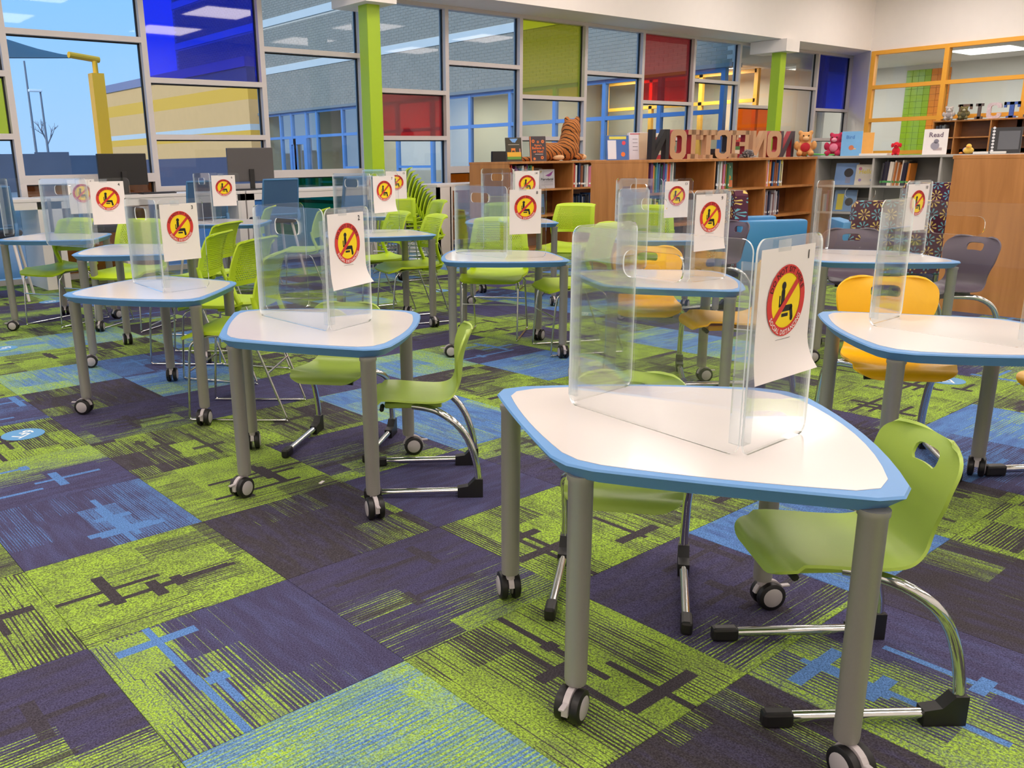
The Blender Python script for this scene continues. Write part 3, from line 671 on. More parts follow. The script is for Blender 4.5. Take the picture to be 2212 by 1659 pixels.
def arc_text(s, rad, size, mid, flip):
    gl = []; tot = 0
    for ch in s:
        if ch == ' ': gl.append(None); tot += size*.34; continue
        vs, fs, w = text_geo(ch, size, True); gl.append((vs, fs, w)); tot += w+size*.09
    out = []; pos = -tot/2
    for g in gl:
        if g is None: pos += size*.34; continue
        vs, fs, w = g; c = pos+w/2; pos += w+size*.09; th = mid+(c/rad if flip else -c/rad)
        vv = []
        for v in vs:
            x, y = v.x-w/2, v.y
            if not flip: rr = rad+y; a = th-x/rad
            else: rr = rad-y; a = th+x/rad
            vv.append((rr*cos(a), rr*sin(a)))
        out.append((vv, fs))
    return out
def sheet(loc, ang, num, curl, label, lean=0.0):
    """letter size warning sheet hanging in a vertical plane; local x along it, top edge at z 0, faces -y"""
    t = thing('warning_sheet', label, 'sign', loc, ang, 'do not sit here sheets')
    def bend(x, z, lift):
        k = max(0.0, (-z-.19)/.09); y = -curl*k*k*(.25+.75*max(0, (x+.108)/.216))-lean*(-z); wav = 0.0
        return (x, y+wav-lift, z+abs(curl)*.35*k*k*max(0, (x+.108)/.216))
    def flat(parts, name, m, lift):
        b = MB()
        for vs, fs in parts: b.add([bend(v[0], v[1], lift) for v in vs], fs)
        return b.build(name, m, t)
    nx, nz = 10, 14; vs = [(-.108+.216*i/nx, -.2794*j/nz) for j in range(nz+1) for i in range(nx+1)]; fs = [(j*(nx+1)+i, j*(nx+1)+i+1, (j+1)*(nx+1)+i+1, (j+1)*(nx+1)+i) for j in range(nz) for i in range(nx)]
    v3, f3 = solid([bend(v[0], v[1], 0) for v in vs], fs, -.0006); p = MB(); p.add(v3, f3); p.build('paper', PAPER, t, smooth=50)
    cz = -.112; Ro, Ri = .0755, .0575
    def ring(r0, r1, n=48, a0=0, a1=360):
        v = []; f = []
        for k in range(n+1): a = R(a0+(a1-a0)*k/n); v += [(r0*cos(a), cz+r0*sin(a)), (r1*cos(a), cz+r1*sin(a))]
        f = [(2*k, 2*k+1, 2*k+3, 2*k+2) for k in range(n)]; return v, f
    def poly(pts): return [(x, cz+y) for x, y in pts], [tuple(range(len(pts)))]
    def disc(x, y, r, n=18): return poly([(x+r*cos(2*pi*k/n), y+r*sin(2*pi*k/n)) for k in range(n)])
    def stroke(a, b, w):
        a, b = Vector(a), Vector(b); n = (b-a).normalized(); n = Vector((-n.y, n.x))*w; return poly([a+n, a-n, b-n, b+n])
    flat([ring(.0002+(Ri+.0008)*q/8, .0002+(Ri+.0008)*(q+1)/8) for q in range(8)], 'yellow_disc', YEL, .0010)
    fig = [disc(-.012, .032, .0085), stroke((-.013, .021), (-.013, -.012), .0068), disc(-.013, .02, .0068), stroke((-.0255, .012), (-.0255, -.012), .0022), stroke((-.0255, -.01), (-.008, -.004), .0026), stroke((-.014, -.0165), (.022, -.0165), .0066), stroke((.0215, -.014), (.028, -.040), .0054), disc(.022, -.0162, .0066), stroke((-.014, -.0305), (.012, -.0305), .0036), disc(.027, -.040, .0056)]
    flat(fig, 'seated_figure', INK, .0015)
    flat([ring(Ri, Ro), stroke((.043, .04), (-.043, -.04), .0065)], 'red_ring', RED, .0020)
    flat([([(v[0], cz+v[1]) for v in vv], ff) for vv, ff in arc_text('DO NOT SIT HERE', .0605, .0165, pi/2, False)], 'top_lettering', DRED, .0025)
    flat([([(v[0], cz+v[1]) for v in vv], ff) for vv, ff in arc_text('SOCIAL DISTANCING', .0725, .0145, -pi/2, True)], 'bottom_lettering', PAPER, .0025)
    flat([stroke((-.03, -.082), (.03, -.082), .0004)], 'fine_print', PENC, .0012)
    if num:
        vs, fs, w = text_geo(num, .026, True); flat([([(v.x+.078-w/2, v.y-.03) for v in vs], fs)], 'handwritten_number', PENC, .0012)
    tp = MB(); tp.box((-.02, .0, .004), (.05, .0014, .024)); tp.build('tape_strip', TAPE, t)
    return t
SHIELDS = [  # V1, V2, table height, wing angles, label, sheet number, curl, sheet label
 ((1.653, 1.503), (1.598, .962), .63, 2, 1, 'clear acrylic shield on the nearest table holding sheet 1', '1', .03, 'do not sit here sheet numbered 1, largest and nearest'),
 ((1.739, 3.342), (1.742, 2.80), .63, 8, 18, 'clear acrylic shield holding the curled sheet 2', '2', .035, 'do not sit here sheet numbered 2 with curling lower corner'),
 ((1.755, 4.83), (1.712, 4.288), .63, -14, 10, 'clear acrylic shield on the left table holding sheet 3', '3', 0, 'do not sit here sheet numbered 3 on the left'),
 ((1.83, 6.64), (1.99, 6.12), .72, 10, -28, 'clear shield on the table behind the one with sheet 3', '4', 0, 'do not sit here sheet just left of and behind sheet 3'),
 ((1.84, 7.82), (2.36, 7.80), .715, 60, -8, 'clear shield on the leftmost table, cut by the sheet before it', '5', 0, 'leftmost do not sit sheet, half hidden behind another'),
 ((3.76, 8.41), (3.68, 7.87), .72, 0, -22, 'clear shield in front of the grey monitor on the counter', '6', 0, 'do not sit here sheet in front of the grey monitor'),
 ((3.993, 6.255), (3.996, 5.715), .71, -5, 2, 'clear shield in front of the blue chair left of the lime column', '7', .02, 'slightly tilted do not sit sheet below the lime column'),
 ((3.966, 4.69), (3.95, 4.15), .63, 0, -24, 'clear shield before the front facing lime chair in mid picture', '8', 0, 'do not sit here sheet hanging in front of a lime chair back, lower of two'),
 ((3.854, 3.173), (3.795, 2.65), .63, 0, -8, 'clear shield holding sheet 9 at the yellow chairs', '9', .015, 'do not sit here sheet numbered 9 beside the purple chair'),
 ((3.273, 1.487), (3.215, .946), .63, 0, 5, 'clear shield cut by the right picture edge, handle slot in view', None, 0, ''),
 ((5.559, 2.952), (5.62, 2.42), .63, 5, -9, 'clear shield on the right table between purple chairs', '10', 0, 'narrow oblique do not sit sheet in front of the patterned lounge chair'),
 ((5.89, 4.88), (5.82, 4.35), .63, 0, -22, 'clear shield in front of the wooden shelf with sheet 13', '13', 0, 'do not sit here sheet numbered 13 in front of book shelves'),
 ((5.56, 6.19), (5.47, 5.67), .72, 0, -30, 'clear shield in front of the bookcase end with sheet 14', '14', 0, 'do not sit here sheet numbered 14, upper of two overlapping sheets'),
 ((5.58, 8.14), (5.50, 7.62), .72, 0, -28, 'rearmost clear shield beside the stacked lime chairs', '15', 0, 'small do not sit sheet right of the lime column by the chair stack')]
for V1, V2, z, aL, aR, lb, num, curl, slb in SHIELDS:
    shield(V1, V2, z, aL, aR, lb)
    if not num: continue
    c, s = cos(R(aR)), sin(R(aR)); off = .122; px, py = V2[0]+c*off+s*.0042, V2[1]+s*off-c*.0042
    if num == '10': pass
    sheet((px, py, z+SHH-.02), R(aR), num, curl, slb, .02 if num in '27' else 0)
# ------------------------------------------------------------------ small shell chairs on chrome cantilever frames
def make_shell_chair(name, m, k, cat_label):
    t = thing(name, cat_label, 'chair', group='shell chairs on chrome frames')
    ctl = [(.180, .338, .146), (.172, .357, .152), (.145, .369, .157), (.09, .372, .160), (.02, .366, .160), (-.06, .360, .157), (-.12, .363, .149), (-.16, .384, .134), (-.18, .425, .127), (-.186, .465, .138), (-.190, .51, .160), (-.2, .555, .168), (-.215, .60, .166), (-.230, .628, .152)]
    P = crom(ctl, 4); L = [0]
    for a, b in zip(P, P[1:]): L.append(L[-1]+hypot(b[0]-a[0], b[1]-a[1]))
    tot = L[-1]; nc = 20; vs = []; nr = len(P)
    for i, (x, z, hw) in enumerate(P):
        d = tot-L[i]; Rr = .055
        if d < Rr: hw = hw-Rr+sqrt(max(0, Rr*Rr-(Rr-d)**2))
        d = L[i]; Rr = .06
        if d < Rr: hw = hw-Rr+sqrt(max(0, Rr*Rr-(Rr-d)**2))
        a = P[max(0, i-1)]; b = P[min(nr-1, i+1)]; tx, tz = b[0]-a[0], b[1]-a[1]; ln = hypot(tx, tz); nx, nz = tz/ln, -tx/ln   # sitter side
        back = max(0, min(1, (z-.40)/.15)); cu = .030*back+.012*(1-back)*(1 if x < .13 else .0)
        for j in range(nc+1):
            v = -1+2*j/nc; o = cu*v*v*abs(v)**.5; vs.append([x+nx*o, hw*v, z+nz*o*(1-back)])
    i0, i1, j0, j1 = 44, 48, 7, 13
    ci, cj = (i0+i1)/2, (j0+j1)/2
    def q(i, j): a, b = (i-ci)/((i1-i0)/2), (j-cj)/((j1-j0)/2); return a, b
    W = [list(v) for v in vs]
    for i in range(i0, i1+1):
        for j in range(j0, j1+1):
            if i in (i0, i1) or j in (j0, j1):
                a, b = q(i, j); s = (abs(a)**4+abs(b)**4)**.25; fi, fj = ci+a/s*(i1-i0)/2, cj+b/s*(j1-j0)/2
                if i == i0: fi += .55*(1-b*b)   # finger dip of the handle
                ia, ja = min(nr-2, int(fi)), min(nc-1, int(fj)); ti, tj = fi-ia, fj-ja
                W[i*(nc+1)+j] = [(vs[ia*(nc+1)+ja][c]*(1-ti)+vs[(ia+1)*(nc+1)+ja][c]*ti)*(1-tj)+(vs[ia*(nc+1)+ja+1][c]*(1-ti)+vs[(ia+1)*(nc+1)+ja+1][c]*ti)*tj for c in range(3)]
    fs = [(i*(nc+1)+j, (i+1)*(nc+1)+j, (i+1)*(nc+1)+j+1, i*(nc+1)+j+1) for i in range(nr-1) for j in range(nc) if not (i0 <= i < i1 and j0 <= j < j1)]
    b = MB(); v3, f3 = solid([(p[0]*k, p[1]*k, p[2]*k) for p in W], fs, -.0075*k)
    b.add(v3, f3); b.build('shell', m, t, smooth=50)
    pan = MB().box((.0, 0, .343*k), (.22*k, .2*k, .022*k), ch=.006); pan.build('seat_pan', m, t)
    kn = MB()
    for s in (-1, 1): kn.tube([(.12*k, s*.07*k, .336*k), (.12*k, s*.12*k, .334*k)], .009*k, 8)
    kn.build('tilt_knob', BLK, t, smooth=40)
    for s in (-1, 1):
        y = s*.185*k
        pth = [(.0, s*.09*k, .338*k), (-.05*k, s*.12*k, .338*k), (-.1*k, s*.16*k, .332*k), (-.16*k, y, .295*k), (-.205*k, y, .235*k), (-.232*k, y, .16*k), (-.244*k, y, .10*k), (-.244*k, y, .062*k), (-.225*k, y, .036*k), (-.19*k, y, .026*k), (-.1*k, y, .0245*k), (.02*k, y, .0235*k), (.165*k, y, .0225*k)]
        lg = MB().tube(crom(pth, 3), .0135*k, 12).build('frame_leg', CHROME, t, smooth=60)
        MB().box2((.125*k, y-.016*k, .001), (.195*k, y+.016*k, .040*k), ch=.008*k).build('front_glide', BLK, lg)
        o = [(-.262, .001), (-.165, .001), (-.165, .04), (-.205, .046), (-.232, .074), (-.262, .074)]
        MB().prism([(a*k, c*k) for a, c in o], -.017*k, .017*k, M=Matrix.Translation((0, y, 0)) @ Matrix.Rotation(pi/2, 4, 'X')).build('rear_boot', BLK, lg)
    return t
GRN = mat('shell_plastic_green', (168, 194, 82), .38, noise=.03, nscale=6, bump=.08, bscale=500); YLW = mat('shell_plastic_yellow', (252, 190, 2), .35, noise=.02, nscale=6); PUR = mat('shell_plastic_plum', (92, 78, 92), .42, noise=.03, nscale=6)
gc = make_shell_chair('shell_chair', GRN, 1.0, ''); yc = make_shell_chair('shell_chair', YLW, 1.18, ''); pc = make_shell_chair('shell_chair', PUR, 1.18, '')
for pr, L in ((gc, [(1.88, 1.49, 217, 'small green shell chair half hidden behind the nearest table'), (1.905, .905, 141, 'small green shell chair at the front right side of the nearest table'), (2.035, 3.24, 218, 'small green shell chair tucked behind the table with sheet 2'), (2.03, 2.665, 141, 'small green shell chair seen from the side, right of the table with sheet 2')]),
              (yc, [(4.07, 3.12, 219, 'yellow shell chair facing the camera behind the table with sheet 9'), (4.0, 2.55, 141, 'yellow shell chair with only its seat showing beside sheet 1'), (3.63, 1.53, 218, 'yellow shell chair facing the camera behind the right edge table'), (3.80, .87, 143, 'yellow shell chair mostly outside the right picture edge')]),
              (pc, [(6.0, 2.86, 216, 'plum shell chair facing the camera behind the right table'), (5.82, 2.24, 158, 'plum shell chair in front of the wooden end panel on the right'), (6.15, 4.12, 152, 'plum shell chair turned sideways right of sheet 9')])):
    for x, y, a, lb in L: place(pr, USED, (x, y, 0), R(a), lb)
# ------------------------------------------------------------------ lime perforated chairs on wire sled frames
def limemat():
    m = mat('lime_plastic', (176, 204, 20), .42, noise=.02, nscale=5); return m
def perfmat():
    m = mat('lime_perforated_plastic', (176, 204, 20), .45); nt = m.node_tree; L = nt.links; b = nt.nodes['Principled BSDF']
    uv = N(nt, 'ShaderNodeUVMap'); uv.uv_map = 'UVMap'; mp = N(nt, 'ShaderNodeMapping'); mp.inputs['Scale'].default_value = (26, 22, 1); L.new(uv.outputs[0], mp.inputs[0])
    sp = N(nt, 'ShaderNodeSeparateXYZ'); L.new(mp.outputs[0], sp.inputs[0])
    def mth(op, x, y=None):
        n = N(nt, 'ShaderNodeMath', operation=op)
        for i, q in enumerate((x, y)):
            if q is None: continue
            if isinstance(q, (int, float)): n.inputs[i].default_value = q
            else: L.new(q, n.inputs[i])
        return n.outputs[0]
    row = mth('FLOOR', sp.outputs[1]); fx = mth('SUBTRACT', mth('FRACT', mth('ADD', sp.outputs[0], mth('MULTIPLY', row, .5))), .5); fy = mth('SUBTRACT', mth('FRACT', sp.outputs[1]), .5)
    d = mth('SQRT', mth('ADD', mth('MULTIPLY', fx, fx), mth('MULTIPLY', mth('MULTIPLY', fy, fy), 1.6))); hole = mth('LESS_THAN', d, .34)
    s2 = N(nt, 'ShaderNodeSeparateXYZ'); L.new(uv.outputs[0], s2.inputs[0])
    ins = mth('MULTIPLY', mth('LESS_THAN', mth('ABSOLUTE', mth('SUBTRACT', s2.outputs[0], .5)), .41), mth('MULTIPLY', mth('GREATER_THAN', s2.outputs[1], .08), mth('LESS_THAN', s2.outputs[1], .86)))
    tr = N(nt, 'ShaderNodeBsdfTransparent'); mx = N(nt, 'ShaderNodeMixShader'); L.new(mth('MULTIPLY', hole, ins), mx.inputs[0]); L.new(b.outputs[0], mx.inputs[1]); L.new(tr.outputs[0], mx.inputs[2])
    L.new(mx.outputs[0], nt.nodes['Material Output'].inputs[0]); return m
LIM, PERF = limemat(), perfmat()
def make_lime():
    t = thing('sled_chair', '', 'chair', group='lime perforated chairs on wire sled frames')
    # seat
    nu, nv = 14, 12; vs = []
    for i in range(nu+1):
        x = .235-.46*i/nu
        for j in range(nv+1):
            v = -1+2*j/nv; e = min(1, i/3); hw = (.215+.012*sin(pi*i/nu))*(1 if 0 < i < nu else .93)-(.02 if i == 0 else 0); z = .452-.03*max(0, 1-i/3)**2+.016*v*v*(1 if i > 2 else .3)+.02*max(0, (i-11)/3)**2-.006*sin(pi*i/nu); vs.append((x, hw*v, z))
    fs = [(i*(nv+1)+j, (i+1)*(nv+1)+j, (i+1)*(nv+1)+j+1, i*(nv+1)+j+1) for i in range(nu) for j in range(nv)]
    b = MB(); b.add(*solid(vs, fs, -.016)); b.build('seat', LIM, t, smooth=50)
    # backrest with rolled top edge
    nu, nv = 22, 18; vs = []; uv = []
    for i in range(nu+1):
        s = i/nu; z = .575+.275*s if s < .93 else .575+.275*.93+.012*sin((s-.93)/.07*pi*.5); roll = max(0, (s-.86)/.14)
        hw = .222-.03*s-.028*max(0, 1-s/.14)**2; lean = -.195-.07*s-.028*roll**1.6+.018*sin(pi*s)
        for j in range(nv+1):
            v = -1+2*j/nv; cu = .045*v*v*(1-.35*s); vs.append((lean+cu, hw*v, z-.012*v**4*roll)); uv.append(((v+1)/2, s))
    fs = [(i*(nv+1)+j, i*(nv+1)+j+1, (i+1)*(nv+1)+j+1, (i+1)*(nv+1)+j) for i in range(nu) for j in range(nv)]
    b = MB(); v3, f3 = solid(vs, fs, .011); b.add(v3, f3); b.uv = uv+uv; b.build('backrest', PERF, t, smooth=50)
    for s in (-1, 1):
        MB().tube(crom([(-.155, s*.205, .63), (-.165, s*.203, .57), (-.185, s*.2, .515), (-.2, s*.195, .47), (-.185, s*.185, .443), (-.13, s*.175, .436), (-.05, s*.17, .436)], 4), .021, 10, flat=.62).build('back_arm', LIM, t, smooth=60)
    for s in (-1, 1):
        y = s*.2
        p = [(-.05, s*.15, .43), (.1, s*.17, .43), (.165, y, .405), (.19, y, .33), (.215, y, .05), (.21, y, .014), (.175, y, .009), (-.24, y, .009), (-.275, y, .014), (-.27, y, .05), (-.17, y, .33), (-.14, y, .4), (-.1, s*.17, .43)]
        MB().tube(crom(p, 4), .0065, 8).build('sled_wire', CHROME, t, smooth=60)
    MB().tube([(.197, -.2, .26), (.197, .2, .26)], .0055, 8).build('cross_wire', CHROME, t, smooth=60); MB().tube([(-.20, -.2, .25), (-.20, .2, .25)], .0055, 8).build('cross_wire', CHROME, t, smooth=60)
    MB().box((.02, 0, .43), (.2, .3, .014), ch=.004).build('seat_bracket', BLK, t)
    return t
lc = make_lime()
for x, y, a, lb in [(2.17, 7.62, 205, 'lime sled chair behind the table cut by the left edge'), (2.51, 6.97, 216, 'lime sled chair facing the camera behind the sheet left of sheet 3'), (2.86, 6.36, 125, 'rear one of two lime sled chairs seen edge on right of sheet 3'), (2.36, 5.5, 135, 'front one of two lime sled chairs seen edge on, right beside sheet 3'),
  (2.34, 4.9, 122, 'lime sled chair, left one of the two at the table with sheet 3'), (2.0, 4.1, 136, 'lime sled chair nearest the left shield of sheet 2, low curled top'), (4.28, 8.35, 141, 'far lime sled chair right of the grey monitor sheet'), (4.36, 7.45, 137, 'lime sled chair seen sideways through the shield of sheet 2'),
  (4.36, 6.22, 168, 'lime sled chair right of sheet 2, the left one of a pair'), (4.27, 5.62, 162, 'lime sled chair right of sheet 2, the nearer right one of a pair'), (6.0, 7.7, 162, 'lime sled chair directly below the chair stack'), (6.15, 8.36, 215, 'lime sled chair half hidden behind the small sheet by the stack'),
  (4.34, 4.69, 217, 'lime sled chair facing the camera at the centre of the picture'), (5.95, 6.36, 217, 'lime sled chair behind the lower of the two overlapping sheets'), (6.2, 5.72, 200, 'lime sled chair in front of the wooden bookcase end panel'), (4.38, 3.96, 152, 'lime sled chair seen sideways left of the yellow chair'), (6.3, 4.86, 212, 'lime sled chair behind the shield of sheet 13')]:
    place(lc, USED, (x, y, 0), R(a), lb)
for k in range(9):      # nested stack beside the column
    o = copy_tree(lc); o.location = (6.72-.024*k, 8.75+.026*k, .043*k); o.rotation_euler = (0, 0, R(143)); o['group'] = 'stacked lime chairs by the column'
    o['label'] = ['lime chair nested in the leaning stack beside the green column', 'topmost lime chair of the nested stack beside the green column'][k == 8]
# ------------------------------------------------------------------ white computer counter along the window
CTR = mat('counter_white', (226, 220, 216), .4, noise=.02, nscale=4); CPAN = mat('counter_side_grey', (200, 196, 194), .5, noise=.02)
def desk(x0, x1, label, y0=9.8, y1=10.5, h=.945):
    t = thing('computer_counter', label, 'counter', (x0, y0, 0))
    w = x1-x0
    MB().box2((0, 0, h-.035), (w, y1-y0, h), ch=.004).build('top', CTR, t)
    MB().box2((.0, 0.005, h-.11), (w, .03, h-.035)).build('apron', CTR, t)
    for a in (0, w-.1): MB().box2((a, 0.005, 0), (a+.1, y1-y0-.02, h-.035)).build('side_panel', CTR, t)
    return t
desk(.55, 2.76, 'white counter unit at the left picture edge under the window'); desk(2.80, 5.02, 'white counter unit carrying the black monitor'); desk(5.04, 6.92, 'white counter unit between the grey monitor and the green column')
t = thing('display_counter', 'white low cabinet with open front beside the wooden bookcase', 'cabinet', (7.62, 9.36, 0))
MB().box2((0, .0, .91), (1.9, .7, .945), ch=.004).build('top', CTR, t); MB().box2((0, 0, 0), (.05, .68, .91)).build('side_panel', CTR, t); MB().box2((.22, 0, 0), (.27, .68, .91)).build('side_panel', CTR, t); MB().box2((1.85, 0, 0), (1.9, .68, .91)).build('side_panel', CTR, t); MB().box2((0, .0, 0), (.24, .03, .91)).build('front_panel', CTR, t); MB().box2((.27, 0, .86), (1.85, .03, .91)).build('apron', CTR, t); MB().box2((.27, .3, .45), (1.85, .66, .48)).build('shelf', wood('shelf_dark', (92, 56, 34), (110, 68, 40)), t)
SCRN = mat('monitor_back_black', (30, 27, 26), .55, bump=.1, bscale=300); SCRG = mat('monitor_back_grey', (84, 80, 80), .5, bump=.1, bscale=300)
def monitor(x, y, z, w, h, rz, m, label):
    t = thing('monitor', label, 'monitor', (x, y, z), R(rz))
    MB().box2((-w/2, -.02, .1), (w/2, .02, .1+h), ch=.006).build('housing', m, t); MB().box2((-w/2+.012, .0205, .115), (w/2-.012, .022, .088+h)).build('screen', mat('screen_dark', (14, 15, 18), .15), t)
    MB().box2((-.03, -.045, .012), (.03, -.02, .25), ch=.004).build('stand', SCRN, t); MB().box2((-.12, -.11, 0), (.12, .07, .012), ch=.004).build('foot', SCRN, t)
monitor(3.73, 10.2, .945, .56, .345, 2, SCRN, 'black monitor back on the counter below the yellow post'); monitor(5.30, 10.15, .945, .58, .40, -10, SCRG, 'dark grey monitor back left of the green column'); monitor(9.32, 9.85, .945, .52, .33, 0, SCRN, 'black monitor top showing above the bookcase beside the yellow book')
KB = mat('keyboard_black', (34, 34, 38), .5)
for x, lb in ((4.02, 'black keyboard in front of the black monitor'), (5.05, 'black keyboard in front of the grey monitor')):
    t = thing('keyboard', lb, 'keyboard', (x, 9.98, .945), R(4)); MB().box2((-.2, -.07, 0), (.2, .07, .014), ch=.004).build('case', KB, t)
    km = MB().box2((-.012, -.007, 0), (.012, .007, .006)).mesh('key_row', KB); b = MB()
    for r in range(4):
        b = MB().box2((-.185, -.052+.03*r, .014), (.185, -.03+.03*r, .019)); b.build('key_row', KB, t)
# blue counter chairs
BCH = mat('chair_blue_plastic', (70, 120, 168), .45, noise=.03, nscale=5); BMESH = mat('chair_blue_mesh', (58, 92, 132), .75, noise=.12, nscale=260, bump=.4, bscale=400); WLEG = mat('white_leg', (214, 206, 204), .4)
def make_blue():
    t = thing('counter_chair', '', 'chair', group='blue mesh counter chairs'); k = 1.0
    MB().box2((-.22, -.22, .60), (.22, .22, .66), ch=.024).build('seat', mat('seat_dark_fabric', (38, 40, 52), .9), t, smooth=40)
    vs = []; nu, nv = 12, 10
    for i in range(nu+1):
        for j in range(nv+1):
            s = i/nu; v = -1+2*j/nv; vs.append((-.24-.07*s+.035*v*v, (.215-.012*s)*v, .70+.38*s))
    fs = [(i*(nv+1)+j, i*(nv+1)+j+1, (i+1)*(nv+1)+j+1, (i+1)*(nv+1)+j) for i in range(nu) for j in range(nv)]
    b = MB(); b.add(*solid(vs, fs, .008)); b.build('backrest', BMESH, t, smooth=50)
    fr = [vs[j] for j in range(nv+1)]+[vs[i*(nv+1)+nv] for i in range(1, nu+1)]+[vs[nu*(nv+1)+j] for j in range(nv-1, -1, -1)]+[vs[i*(nv+1)] for i in range(nu-1, 0, -1)]
    MB().tube(fr, .013, 8, closed=True).build('back_frame', BCH, t, smooth=60)
    for s in (-1, 1): MB().tube(crom([(-.215, s*.215, .74), (-.235, s*.215, .66), (-.2, s*.2, .60), (-.1, s*.18, .585), (.12, s*.18, .585)], 4), .019, 8).build('side_arm', BCH, t, smooth=60)
    for a in (-1, 1):
        for s in (-1, 1): MB().tube([(a*.15, s*.16, .6), (a*.26, s*.24, 0)], [.016, .013], 10).build('leg', WLEG, t, smooth=60)
    MB().tube([(-.21, -.205, .27), (.21, -.205, .27)], .009, 8).tube([(-.21, .205, .27), (.21, .205, .27)], .009, 8).build('foot_rail', WLEG, t, smooth=60)
    return t
bc = make_blue()
for x, y, a, lb in [(2.14, 9.42, 70, 'blue mesh counter chair at the left picture edge'), (4.22, 9.28, 80, 'blue mesh counter chair behind the sheet in front of the grey monitor'), (5.06, 9.22, 84, 'blue mesh counter chair right of the grey monitor'), (6.16, 9.32, 88, 'blue mesh counter chair seen through a shield left of the lime column'), (3.16, 9.4, 76, 'blue mesh counter chair below the black monitor')]: place(bc, USED, (x, y, 0), R(a), lb)
# ------------------------------------------------------------------ bookcases
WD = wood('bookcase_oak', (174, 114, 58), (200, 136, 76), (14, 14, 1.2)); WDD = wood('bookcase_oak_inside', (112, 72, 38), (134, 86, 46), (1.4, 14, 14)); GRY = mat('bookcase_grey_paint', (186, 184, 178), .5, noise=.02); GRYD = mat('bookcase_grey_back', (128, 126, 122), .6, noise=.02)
def bookcase(name, label, loc, rz, div, depth, shelves, h, m, mback, double=False, end=None):
    """front at local y 0 facing -y, bays between div positions"""
    t = thing(name, label, 'bookcase', loc, rz); w = div[-1]
    MB().box2((-.012, -.012, h-.03), (w+.012, depth+.012, h), ch=.003).build('top', m, t)
    for x in div: MB().box2((x-.012, 0, 0), (x+.012, depth, h-.03)).build('upright', m, t)
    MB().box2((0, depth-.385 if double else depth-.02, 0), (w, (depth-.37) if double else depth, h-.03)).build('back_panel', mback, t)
    d1 = .37 if double else depth-.02
    for a, b in zip(div, div[1:]):
        for z in shelves+[.08]: MB().box2((a+.012, .005, z-.024), (b-.012, d1, z)).build('shelf', m, t)
        MB().box2((a+.012, .03, 0), (b-.012, .045, .056)).build('kick_board', m, t)
    return t
H = 1.226
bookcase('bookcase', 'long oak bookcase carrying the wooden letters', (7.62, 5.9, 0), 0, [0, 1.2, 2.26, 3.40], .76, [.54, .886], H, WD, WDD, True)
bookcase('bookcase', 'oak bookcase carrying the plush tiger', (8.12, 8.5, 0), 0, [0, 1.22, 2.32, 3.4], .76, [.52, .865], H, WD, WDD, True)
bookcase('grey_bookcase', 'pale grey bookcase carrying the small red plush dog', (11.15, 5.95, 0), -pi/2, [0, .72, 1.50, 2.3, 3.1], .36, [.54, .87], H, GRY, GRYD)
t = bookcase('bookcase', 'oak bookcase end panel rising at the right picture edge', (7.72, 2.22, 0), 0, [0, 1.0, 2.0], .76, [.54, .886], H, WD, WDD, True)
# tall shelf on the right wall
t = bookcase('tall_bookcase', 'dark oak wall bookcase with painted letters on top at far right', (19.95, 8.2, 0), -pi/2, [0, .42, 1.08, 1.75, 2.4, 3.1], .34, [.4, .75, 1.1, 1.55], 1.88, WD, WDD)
# ------------------------------------------------------------------ books
BCOV = tinted('book_cover', .45); PAGE = mat('book_pages', (232, 226, 212), .8, noise=.04, nscale=400)
_bm = {}
def book_mesh():
    if 'b' not in _bm:
        b = MB(); b.box2((-.5, 0, 0), (-.38, 1, 1)).box2((.38, 0, 0), (.5, 1, 1)).box2((-.38, 0, 0), (.38, .05, 1)); b.box2((-.38, .05, .02), (.38, .97, .98), 1); _bm['b'] = b.mesh('book', [BCOV, PAGE])
    return _bm['b']
PALB = [(206, 64, 52), (228, 150, 40), (240, 216, 90), (74, 120, 180), (42, 64, 110), (232, 228, 220), (70, 130, 84), (120, 70, 130), (30, 30, 34), (180, 190, 196), (150, 90, 60), (214, 120, 150), (96, 168, 190), (236, 236, 230)]
def row(loc, rz, x0, x1, zsh, label, group, seed, hmin=.2, hmax=.3, pal=PALB, band=None, wmin=.012, wmax=.03, lean=0):
    rg = random.Random(seed); x = x0; M = Matrix.Rotation(rz, 3, 'Z'); L0 = Vector(loc)
    while x < x1:
        w = rg.uniform(wmin, wmax); h = rg.uniform(hmin, hmax); dp = rg.uniform(.17, .23); p = L0+M @ Vector((x+w/2, .03+rg.uniform(0, .03), zsh+.001))
        o = obj('book', book_mesh(), None, p, rz); o.scale = (w*.96, dp, h); o.color = lin(rg.choice(pal)); tag(o, label, 'book', group)
        if lean: o.rotation_euler = (0, R(lean), rz)
        if band:
            q = bpy.data.objects.new('spine_label', band_mesh(band)); COL.objects.link(q); q.parent = o
        x += w
def band_mesh(c):
    k = ('band', c)
    if k not in _bm: _bm[k] = MB().box2((-.5, -.008, .12), (.5, 0, .2)).mesh('spine_label', mat('spine_label_%d%d%d' % c, c, .6))
    return _bm[k]
WH = (236, 234, 230); B2 = (7.62, 5.9, 0); B1 = (8.12, 8.5, 0); G2 = (11.15, 5.95, 0)
row(B2, 0, .10, .52, .886, 'picture book in the row at the left of the letter bookcase top shelf', 'books top shelf left bay', 1, .26, .33)
row(B2, 0, .10, .50, .54, 'picture book low down behind the shield of sheet 13', 'books second shelf left bay', 2)
row(B2, 0, 1.23, 1.52, .886, 'picture book in the row left of the green faced book', 'books top shelf middle bay', 3, .27, .33, band=WH)
row(B2, 0, 2.29, 2.70, .886, 'picture book in the row right of the green faced book, white label', 'books top shelf right bay', 4, .26, .32, band=WH)
